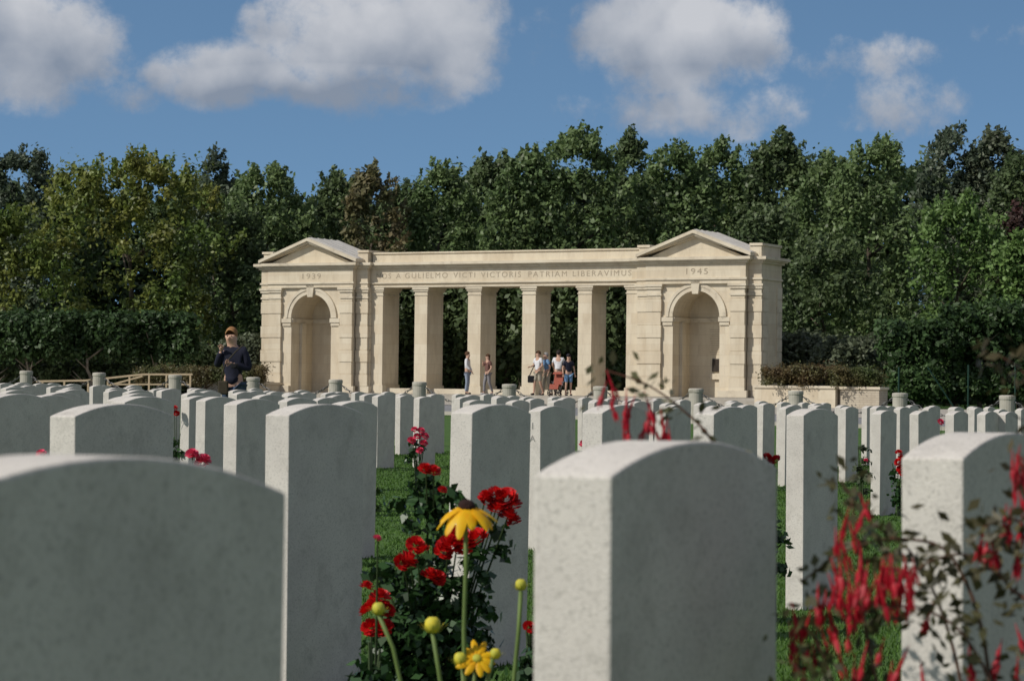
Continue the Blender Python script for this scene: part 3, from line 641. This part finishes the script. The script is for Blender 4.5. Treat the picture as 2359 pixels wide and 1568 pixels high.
smallbush(1232,6.9,.26,.03,'red',((1229,1440),),'low orange-red flower at the foot of the nearest stone',nl=60,bs=.02)
smallbush(868,5.6,.36,.04,'pink',((876,1236),),'pale pink rosebud above the red rose bush',nl=50,bs=.012)
smallbush(2180,26,.5,.14,'pink',((2170,970),),'leafy plant behind the right hand stones','green',220)
smallbush(1560,26,.7,.2,'red',((1540,950),(1580,960)),'leafy plant behind the fuchsia sprig')
D0=3.9; q0=S(1085,1568,D0); g0=gz(q0.x,D0)
rd_=empty('coneflower_plant',(q0.x,D0,g0)); tag(rd_,'yellow coneflower plant with dark-centred drooping bloom and pale buds before the rose bush','flower')
def loc(px,py,d=D0): 
    q=S(px,py,d); return Vector((q.x-q0.x,q.y-D0,q.z-g0))
def bloom(c,R_,droop,n,parent,cone=True,m=YEL,name='flower_head',rot=(0,0,0)):
    hd=MB()
    for k in range(n):
        a=2*math.pi*k/n+random.uniform(-.1,.1); l=R_*random.uniform(.85,1.1); w2=R_*.165; dr=droop*random.uniform(.6,1.3)
        ca,sa=math.cos(a),math.sin(a); pts=[]
        for i,(f,wf) in enumerate(((.15,.5),(.4,1),(.7,1),(.92,.65),(1.0,.15))):
            rr=l*f*(1-.1*dr*f); zz=-dr*l*f*f
            for s in (-1,0,1): pts.append((ca*rr-sa*s*w2*wf,sa*rr+ca*s*w2*wf,zz+(.003 if s==0 else 0)))
        fs=[]
        for i in range(4):
            for j in range(2): fs.append((i*3+j,i*3+j+1,i*3+j+4,i*3+j+3))
        hd.add(pts,fs)
    h_=hd.build(name,m,parent,smooth=True); h_.location=c; h_.rotation_euler=rot
    if cone: MB().lathe([(R_*.22,-.1*R_),(R_*.28,.03*R_),(R_*.26,.12*R_),(R_*.18,.21*R_),(R_*.06,.25*R_)],14).build('cone',CONE,h_,smooth=True)
    else: MB().lathe([(R_*.2,-.1*R_),(R_*.24,0.05*R_),(R_*.12,.16*R_)],12).build('cone',YBUD,h_,smooth=True)
    return h_
bloom(loc(1080,1168),.050,.66,14,rd_,rot=(.15,.06,0))
bloom(loc(1108,1515),.034,.1,10,rd_,False,rot=(.95,.2,0))
for px,py,r in ((1207,1345,.0085),(1005,1437,.012),(880,1400,.0095),(1070,1515,.010),(1150,1503,.008)):
    c=loc(px,py); 
    MB().lathe([(r*.3,-r*1.1),(r*.95,-r*.6),(r*1.05,.0),(r*.95,r*.6),(r*.5,r*1.0)],10,c).build('bud',YBUD,rd_,smooth=True)
    sp_=MB()
    for k in range(11):
        a=k*.57; sp_.add([c+Vector((math.cos(a)*r*.8,math.sin(a)*r*.8,-r)),c+Vector((math.cos(a+.35)*r*.8,math.sin(a+.35)*r*.8,-r)),c+Vector((math.cos(a+.2)*r*2.2,math.sin(a+.2)*r*2.2,r*.3))],[(0,1,2)])
    sp_.build('sepal',YBUD,rd_)
for pp in ([(1078,1185),(1080,1300),(1077,1450),(1083,1650),(1090,2000)],[(1207,1360),(1203,1450),(1190,1600),(1130,2050)],[(1005,1455),(1020,1540),(1045,1700),(1090,2080)],[(880,1412),(915,1490),(945,1620),(1060,2080)],[(1105,1525),(1100,1600),(1095,2080)],[(1145,1510),(1125,1600),(1100,2080)],[(1075,1530),(1085,1700),(1095,2080)]):
    MB().tube([loc(a,b) for a,b in pp],.0036,6).build('stem',STEM,rd_,smooth=True)
P=np.array([tuple(loc(random.uniform(950,1190),random.uniform(1640,2000))) for _ in range(60)])
leaves('leaf',P,rng.normal(size=(60,3)),.06,LV['green'],rd_,rng.uniform(0,1,60),2.2)
def fuch_mesh():
    a=MB(); a.tube([(0,0,.02),(0,0,0),(0,0,-.008),(0,0,-.020),(0,0,-.028)],[.0006,.0016,.0030,.0030,.0042],7)
    for k in range(4):
        q=k*math.pi/2+.3; ca,sa=math.cos(q),math.sin(q)
        pts=[]
        for (rr,z_,w2) in ((.003,-.025,.0028),(.007,-.034,.0042),(.0055,-.045,.0030),(.009,-.056,.0004)):
            for s in (-1,1): pts.append((ca*rr-sa*s*w2,sa*rr+ca*s*w2,z_))
        a.add(pts,[(0,1,3,2),(2,3,5,4),(4,5,7,6)])
    a.tube([(0,0,-.045),(0.001,0,-.066)],[.0009,.0007],4)
    o=a.build('fuchsia_flower',FUR,smooth=True); me=o.data; bpy.data.objects.remove(o)
    return me
FM=fuch_mesh()
def fuchsia(label,base,d,stems,flowers,nl=3.0,fs=1.0,ls=.0095):
    q0_=S(base,897,d); g=gz(q0_.x,d); o=empty('fuchsia_plant',(q0_.x,d,g)); tag(o,label,'fuchsia')
    pts_all=[]
    for stp in stems:
        pl=[S(a,b,c) for a,b,c in stp]
        out=[]
        for i in range(len(pl)-1):
            p0=pl[max(i-1,0)];p1=pl[i];p2=pl[i+1];p3=pl[min(i+2,len(pl)-1)]
            for k in range(8):
                t=k/8; out.append(.5*((2*p1)+(p2-p0)*t+(2*p0-5*p1+4*p2-p3)*t*t+(3*p1-p0-3*p2+p3)*t**3))
        out.append(pl[-1]); out=[v-Vector((q0_.x,d,g)) for v in out]
        n=len(out); MB().tube(out,[.0022*(1-.65*i/n) for i in range(n)],6).build('stem',RSTEM,o,smooth=True)
        pts_all+=out
    vis=[v for v in pts_all if v.z+g>.35]
    P=[]
    for v in vis:
        for k in range(int(nl+random.random())): P.append((v.x+random.gauss(0,.014),v.y+random.gauss(0,.014),v.z+random.gauss(-.004,.013)))
    P=np.array(P); leaves('foliage',P,rng.normal(size=P.shape)*.8+np.array([-.4,-.7,.5]),ls,LV['fuch'],o,rng.uniform(0,1,len(P)),2.0)
    for (px,py,dd) in flowers:
        q=S(px,py,dd)-Vector((q0_.x,d,g)); c=bpy.data.objects.new('flower',FM); link(c,o); c.location=q; c.rotation_euler=(random.uniform(-.35,.35),random.uniform(-.35,.35),random.uniform(0,6)); s=fs*random.uniform(.65,1.1); c.scale=(s,s,s*random.uniform(.85,1.0))
    return o
d1=2.5
st1=[[(2300,2300,d1),(2240,1700,d1),(2190,1450,d1),(2110,1280,d1-.05),(2010,1200,d1-.05),(1935,1100,d1-.05)],
[(2300,2300,d1),(2290,1600,d1-.1),(2210,1300,d1-.1),(2090,1240,d1-.1),(1960,1265,d1-.1),(1850,1340,d1-.1)],
[(2300,2300,d1),(2380,1500,d1-.15),(2330,1350,d1-.15),(2240,1280,d1-.15),(2150,1290,d1-.15),(2090,1340,d1-.15)],
[(2450,2300,d1),(2420,1400,d1-.2),(2360,1210,d1-.2),(2290,1205,d1-.2),(2262,1230,d1-.2)],
[(2500,2300,d1),(2480,1200,d1),(2430,950,d1),(2350,850,d1),(2285,812,d1)],
[(2200,2300,d1),(2060,1700,d1-.1),(2000,1450,d1-.1),(1985,1280,d1-.1),(1965,1150,d1-.1)],
[(2100,2300,d1),(1960,1700,d1-.2),(1900,1500,d1-.2),(1840,1420,d1-.2)],
[(2000,2300,d1),(1930,1750,d1-.25),(1870,1580,d1-.25),(1830,1520,d1-.25)],
[(2450,2300,d1),(2420,1300,d1-.1),(2390,1100,d1-.1),(2340,1045,d1-.1)],
[(2300,2300,d1),(2310,1700,d1-.2),(2240,1480,d1-.2),(2130,1400,d1-.2),(2040,1400,d1-.2)]]
fl=[]
rd2=random.Random(3)
for _ in range(34): fl.append((rd2.uniform(1935,2110),rd2.uniform(1280,1370),d1-.16-rd2.random()*.1))
for a,b in ((1990,1150),(1998,1170),(1965,1215),(1945,1250),(1925,1300),(1920,1340),(1915,1400),(1925,1440),(1900,1455),(1835,1410),(1828,1450),(1850,1460),(1845,1500),(1830,1480),(1960,1450),(1890,1360),(2100,1330),(2110,1300),(2280,1230),(2290,1250),(2300,1260),(2270,1225),(2350,1040),(2335,1055),(2358,1075),(2340,1100),(2350,1130),(2330,1190),(2358,1200),(2310,1490),(2300,1520),(2350,1450),(2350,1530),(2040,1480),(2000,1500),(2050,1330),(1960,1380),(2350,1260),(2320,1180),(1860,1530),(2090,1510),(1905,1380),(1935,1340),(1880,1490),(2345,1065),(1940,1500),(1975,1530),(2060,1540),(2150,1400),(2240,1500),(2130,1540),(1955,1190),(1930,1230),(1870,1420)): fl.append((a,b,d1-.2))
fuchsia('large fuchsia with masses of hanging red flowers in the bottom right foreground',2300,d1,st1,fl,3.2,.56,.0078)
d2=2.75
st2=[[(1750,2000,d2),(1720,1300,d2),(1690,1120,d2),(1640,1010,d2),(1570,940,d2),(1490,885,d2),(1395,852,d2)]]
fl2=[(a,b,d2) for a,b in ((1405,870),(1415,905),(1412,930),(1395,890),(1445,915),(1452,945),(1450,970),(1460,925),(1492,920),(1495,960),(1500,940),(1490,975),(1528,965),(1535,985),(1512,990),(1440,990),(1545,1000))]
fuchsia('fuchsia sprig with red pendant flowers arching over the large nearest stone',1750,d2,st2,fl2,1.7,.58,.0075)
# ---------------------------------------------------------------- people
def skin(name,vr,ed,m,parent,sub=1):
    me=bpy.data.meshes.new(name); me.from_pydata([v[0] for v in vr],ed,[]); me.update()
    o=bpy.data.objects.new(name,me); C.objects.link(o)
    md=o.modifiers.new('s','SKIN'); md.use_smooth_shade=True
    sv=me.skin_vertices[0].data
    for i,v in enumerate(vr):
        r=v[1]; sv[i].radius=(r,r) if not hasattr(r,'__len__') else r
        sv[i].use_root=(i==0)
    ss=o.modifiers.new('u','SUBSURF'); ss.levels=sub; ss.render_levels=sub
    dg=bpy.context.evaluated_depsgraph_get(); dg.update(); m2=bpy.data.meshes.new_from_object(o.evaluated_get(dg)); bpy.data.objects.remove(o)
    m2.materials.clear(); m2.materials.append(m); m2.name=name
    m2.polygons.foreach_set('use_smooth',[True]*len(m2.polygons))
    r=bpy.data.objects.new(name,m2); return link(r,parent)
def person(label,x_,y_,H,face,top,bot,hair,shoes=BLK,arms=None,legs=None,longs=True,longp=True,longhair=False,lean=0,head=(0,0),g=None,cap=None,name='person',hem=.97):
    g=gz(x_,y_) if g is None else g
    o=empty(name,(x_,y_,g),face); o.scale=(H/1.7,)*3; tag(o,label,'person')
    ar=arms or [((-.25,.02,1.14),(-.26,-.06,.88)),((.25,.02,1.14),(.26,-.06,.88))]
    lg=legs or [((-.1,-.02,.5),(-.11,.03,.08)),((.1,-.02,.5),(.11,.03,.08))]
    ly=lean; hx,hy=head
    pel=(0,0,.95); sp1=(0,-ly*.4,1.14); ch=(0,-ly*.8,1.34); nk=(0,-ly,1.47); hd=(hx*.6,-ly-.02+hy*.5,1.56); h2=(hx,-ly-.02+hy,1.635)
    shl=(-.165,-ly*.85,1.40); shr=(.165,-ly*.85,1.40)
    vr=[(pel,(.13,.10)),(sp1,(.12,.09)),(ch,(.135,.10)),(nk,.052),(hd,(.066,.078)),(h2,(.072,.088)),(shl,.052),(ar[0][0],.04),(ar[0][1],.026),(shr,.052),(ar[1][0],.04),(ar[1][1],.026),
        ((-.09,0,.88),.085),(lg[0][0],.055),(lg[0][1],.036),((lg[0][1][0]-.01,lg[0][1][1]-.15,.04),.03),((.09,0,.88),.085),(lg[1][0],.055),(lg[1][1],.036),((lg[1][1][0]+.01,lg[1][1][1]-.15,.04),.03),((hx,-ly-.115+hy,1.59),.014),((hx-.078,-ly+hy*.8,1.60),.016),((hx+.078,-ly+hy*.8,1.60),.016)]
    ed=[(0,1),(1,2),(2,3),(3,4),(4,5),(2,6),(6,7),(7,8),(2,9),(9,10),(10,11),(0,12),(12,13),(13,14),(14,15),(0,16),(16,17),(17,18),(18,19),(4,20),(4,21),(4,22)]
    body=skin('body',vr,ed,SKIN,o)
    e=.022; A=lambda p0,p1,t:tuple(p0[i]+(p1[i]-p0[i])*t for i in range(3))
    sv=[(sp1,(.12+e,.09+e)),((0,0,hem),(.13+e,.105+e)),(ch,(.135+e,.10+e)),((0,-ly*.95,1.43),.075),(shl,.052+e),(shr,.052+e)]
    se=[(0,1),(0,2),(2,3),(2,4),(2,5)]
    for j,s_ in enumerate((shl,shr)):
        if longs: sv+=[(ar[j][0],.042+e),(A(ar[j][0],ar[j][1],.97),.034+e*.7)]; k=len(sv); se+=[(4+j,k-2),(k-2,k-1)]
        else: sv+=[(A(s_,ar[j][0],.7),.047+e)]; k=len(sv); se+=[(4+j,k-1)]
    skin('shirt',sv,se,top,o)
    tv=[(pel,(.13+.012,.105+.01)),((-.09,0,.86),.10),((.09,0,.86),.10)]; te=[(0,1),(0,2)]
    for j in range(2):
        kn,an=lg[j]
        if longp: tv+=[(kn,.068),(A(kn,an,.95),.052)]; k=len(tv); te+=[(1+j,k-2),(k-2,k-1)]
        else: tv+=[(A((0.09*(1 if j else -1),0,.86),kn,.95),.082)]; k=len(tv); te+=[(1+j,k-1)]
    skin('trousers' if longp else 'shorts',tv,te,bot,o)
    for j in range(2):
        an=lg[j][1]; skin('shoe',[((an[0],an[1]+.03,.045),.042),((an[0],an[1]-.07,.045),(.045,.04)),((an[0],an[1]-.17,.035),.032)],[(0,1),(1,2)],shoes,o)
    for j in range(2):
        el,wr=Vector(ar[j][0]),Vector(ar[j][1]); dr=(wr-el).normalized(); sd=dr.cross(Vector((0,1,0))); sd=sd.normalized() if sd.length>.2 else Vector((1,0,0)); cu=dr.cross(sd)
        hv=[(wr,.022),(wr+dr*.045,(.030,.015)),(wr+dr*.07,(.032,.013))]; he=[(0,1),(1,2)]
        for f,(off,l) in enumerate(((-.028,.045),(-.010,.06),(.010,.056),(.028,.042))):
            k=len(hv); b0=wr+dr*.085+sd*off; hv+=[(b0,.009),(b0+dr*l*.5+cu*.012,.0085),(b0+dr*l*.7+cu*.035,.007)]; he+=[(2,k),(k,k+1),(k+1,k+2)]
        k=len(hv); hv+=[(wr+dr*.05+sd*.040,.010),(wr+dr*.08+sd*.055+cu*.015,.008)]; he+=[(1,k),(k,k+1)]
        skin('hand',hv,he,SKIN,o)
    hc=Vector((hx,-ly+.0+hy,1.655))
    if cap:
        hr=MB(); prof=[]
        for i in range(8):
            a=math.pi/2*(i/7); prof.append((.094*math.cos(a)+.001,.105*math.sin(a)))
        hr.lathe(prof,14,(hc.x,hc.y+.015,hc.z-.01))
        hh=hr.build('cap',cap,o,smooth=True)
        MB().box(hc.x-.07,hc.x+.07,hc.y-.16,hc.y-.05,hc.z,hc.z+.015).build('cap_peak',cap,hh,bevel=.005)
    L2=.26 if longhair else .10
    # rounded scalp of hair: back half shell sweeping over the crown, face left open
    hb=MB(); rx_,ry_,rz_=.088,.108,.108; cz_=hc.z-.022; nu,nv_=18,9; rdh=random.Random(int(x_*100))
    vs=[];fs=[]
    for i in range(nv_+1):
        th_=math.pi*.62*i/nv_
        for k in range(nu):
            ph=2*math.pi*k/nu; fwd=max(0,-math.sin(ph))
            t_=th_*(1-.50*fwd**1.5)
            w_h=1+rdh.uniform(-.05,.07)
            vs.append((hc.x+rx_*math.sin(t_)*math.cos(ph)*w_h,hc.y-.005+ry_*math.sin(t_)*math.sin(ph)*w_h+.01,cz_+rz_*math.cos(t_)*w_h))
    for i in range(nv_):
        for k in range(nu):
            k2=(k+1)%nu; fs.append((i*nu+k,(i+1)*nu+k,(i+1)*nu+k2,i*nu+k2))
    hb.add(vs,fs); hb.build('hair',hair,o,smooth=True)
    skin('hair',[((hc.x,hc.y+.045,hc.z-.03),(.082,.05)),((hc.x,hc.y+.055,hc.z-L2*.6),(.072,.04)),((hc.x,hc.y+.06,hc.z-L2),(.052,.03))],[(0,1),(1,2)],hair,o,2)
    for s in (-1,1):
        MB().lathe([(.001,-.008),(.009,-.004),(.010,0),(.009,.004),(.001,.008)],8,(hx+s*.03,-ly-.088+hy,1.605)).build('eye',HDK,o)
    MB().box(hx-.022,hx+.022,-ly-.098+hy,-ly-.085+hy,1.545,1.553).build('mouth',BRN,o)
    return o
R=math.radians
d=36.5; xp=X(540,d)
pn=person('person in navy sweater and jeans, blond hair, hand raised to chin, among stones at left',xp,d,1.68,R(-14),NAVY,JEAN,HBL,
  arms=[((-.25,-.03,1.15),(-.15,-.15,1.38)),((.25,-.02,1.12),(.05,-.19,1.20))],lean=.05,head=(-.015,-.03),hem=.87)
skin('hood',[((-.10,.05,1.43),.045),((0,.08,1.43),.055),((.10,.05,1.43),.045)],[(0,1),(1,2)],NAVY,pn)
bagp=empty('shoulder_bag',(xp-.15,d-.15,gz(xp,d)+.74)); tag(bagp,'olive shoulder bag hanging at the hip of the person in navy','bag')
MB().box(-.06,.09,-.04,.04,0,.2).build('bag_body',OLV,bagp,bevel=.02); MB().tube([(-.02,-.02,.19),(.05,-.06,.45),(.2,-.08,.62),(.3,-.02,.72)],.010,5).build('strap',OLV,bagp)
cmra=empty('camera_body',(xp+.04,d-.27,gz(xp,d)+1.12)); tag(cmra,'small dark camera held at the chest of the person in navy','camera'); 
MB().box(-.05,.05,-.03,.03,0,.07).build('camera_case',BLK,cmra,bevel=.006); MB().tube([(0,-.03,.035),(0,-.07,.035)],.026,12).build('lens_barrel',BLK,cmra)
zt=.64
def PU(px,v): q=W(u_at(px,v),v); return q.x,q.y
a,b=PU(1078,90.2); walk=[((-.1,-.1,.5),(-.1,-.12,.08)),((.1,.02,.5),(.1,.2,.09))]
person('person in white long-sleeved shirt and pale jeans before the second free pillar',a,b,1.72,R(75),WHT,LJEAN,HBR,g=zt,arms=[((-.24,-.02,1.15),(-.2,-.18,.98)),((.24,.0,1.15),(.22,-.12,.92))])
a,b=PU(1125,90.0); person('person with long brown hair in brown top and grey trousers, arm raised to face',a,b,1.62,R(-60),BRN,GRY,HBR,shoes=WHT,g=zt,longs=False,longhair=True,legs=walk,arms=[((-.22,-.12,1.2),(-.08,-.2,1.38)),((.25,.04,1.15),(.24,-.1,.95))])
a,b=PU(1241,88.9); pm=person('man in white t-shirt and khaki shorts, leftmost of the group with the pushchair',a,b,1.74,R(-50),WHT,KHK,HBR,g=zt,longs=False,longp=False,legs=walk,arms=[((-.26,-.02,1.15),(-.22,-.22,1.1)),((.26,.0,1.15),(.2,-.2,1.0))])
a2,b2=PU(1224,88.8); bg2=empty('shoulder_bag',(a2,b2,zt+.5)); tag(bg2,'black bag hanging at the side of the man in khaki shorts','bag'); MB().box(-.12,.14,-.08,.08,0,.28).build('bag_body',BLK,bg2,bevel=.03); MB().tube([(-.05,0,.27),(.1,-.02,.6),(.3,-.05,.85)],.02,5).build('strap',BLK,bg2)
a,b=PU(1262,89.3); person('grey-haired man in light blue shirt between the man in shorts and the pushchair',a,b,1.68,R(-70),BLU,KHK,HGR,g=zt,longs=False,legs=walk,lean=.06)
a,b=PU(1287,90.8); person('person in white t-shirt behind the red pushchair, leaning slightly forward',a,b,1.80,R(170),WHT,OLV,HDK,g=zt,longs=False,lean=.08,arms=[((-.24,-.14,1.16),(-.2,-.34,1.02)),((.24,-.14,1.16),(.2,-.34,1.02))])
a,b=PU(1311,89.0); person('person in dark blue top and cap standing at the right of the visitors group',a,b,1.62,R(20),NAVY,BLU,HDK,shoes=BLK,g=zt,longs=False,longp=False,cap=NAVY)
a,b=PU(1287,88.9); pc=empty('pushchair',(a,b,zt),R(-30)); tag(pc,'muted red pushchair in the middle of the visitors group','pushchair')
for sx_ in (-.22,.22):
    MB().tube([(sx_,.35,1.0),(sx_,.1,.6),(sx_,-.3,.12)],.014,6).build('frame',GRY,pc); MB().tube([(sx_,.3,.12),(sx_,-.1,.55)],.014,6).build('frame',GRY,pc)
    for yy_ in (-.3,.3):
        wh=MB(); ring=[(sx_*1.1,yy_+.1*math.cos(t*math.pi/8),.11+.1*math.sin(t*math.pi/8)) for t in range(17)]; wh.tube(ring,.018,6,False); wh.tube([(sx_*1.1-.02,yy_,.11),(sx_*1.1+.02,yy_,.11)],.03,8); wh.build('wheel',BLK,pc)
MB().tube([(-.22,.35,1.0),(.22,.35,1.0)],.018,6).build('handle',BLK,pc)
MB().add([(-.2,.12,.9),(.2,.12,.9),(.2,-.02,.42),(-.2,-.02,.42),(.2,-.3,.45),(-.2,-.3,.45),(-.2,-.36,.25),(.2,-.36,.25),(-.2,.18,.88),(.2,.18,.88),(.2,.04,.36),(-.2,.04,.36)],[(0,3,2,1),(3,5,4,2),(5,6,7,4),(8,9,10,11),(0,1,9,8),(0,8,11,3),(1,2,10,9)]).build('seat',ORG,pc)
cp=MB(); 
for i in range(4):
    a0=math.pi*.2+i*.28; a1=a0+.28
    cp.add([(-.2,.1-.22*math.cos(a0),.72+.22*math.sin(a0)),(.2,.1-.22*math.cos(a0),.72+.22*math.sin(a0)),(.2,.1-.22*math.cos(a1),.72+.22*math.sin(a1)),(-.2,.1-.22*math.cos(a1),.72+.22*math.sin(a1))],[(0,1,2,3)])
cp.build('canopy',ORG,pc)
# ---------------------------------------------------------------- label the far headstones by what stands above them
dg=bpy.context.evaluated_depsgraph_get(); dg.update(); sc=bpy.context.scene; cp0=Vector((0,0,HC))
vis=[];hid=[]
for o in far:
    ok=0
    for dy in (-.18,-.1,0,.1,.18):
        for dz in (.79,.74,.66):
            t=o.matrix_world@Vector((.03 if dy>-.18 else -.02,dy,dz)); dr=(t-cp0).normalized()
            px=1180+F*t.x/t.y
            if px<2 or px>2357: continue
            h_=sc.ray_cast(dg,cp0,dr)
            if h_[0] and (h_[4]==o or h_[4].name==o.name): ok+=1
    (vis if ok else hid).append(o)
bands=[(0,110,'by the left frame edge'),(110,240,'below the left part of the clipped hedge'),(240,345,'below the timber rails'),(345,480,'below the end of the timber rail'),(480,610,'below the person in navy'),(610,800,'below the left arch'),(800,945,'below the pillar beside the left arch'),(945,1070,'below the first free pillar'),(1070,1200,'below the second free pillar'),(1200,1330,'below the visitors with the pushchair'),(1330,1470,'below the fourth free pillar'),(1470,1740,'below the right arch'),(1740,1930,'below the smooth stone planter'),(1930,2060,'below the brick planter'),(2060,2200,'below the pale young trunk'),(2200,2400,'by the right frame edge')]
for a,b,tx in bands:
    q=sorted([o for o in vis if a<=1180+F*o.location.x/o.location.y<b],key=lambda o:o.location.x/o.location.y)
    for i,o in enumerate(q): o['label']=f'small far headstone {tx}, {ordn[min(i,34)]} from the left there'
    if len(q)==1: q[0]['label']=f'only small far headstone {tx}'
for o in vis:
    if not o['label']: o['label']='small far headstone at the frame edge'
for o in hid: o['label']='far headstone hidden behind the nearer headstones'
print('VIS',len(vis),'HID',len(hid))
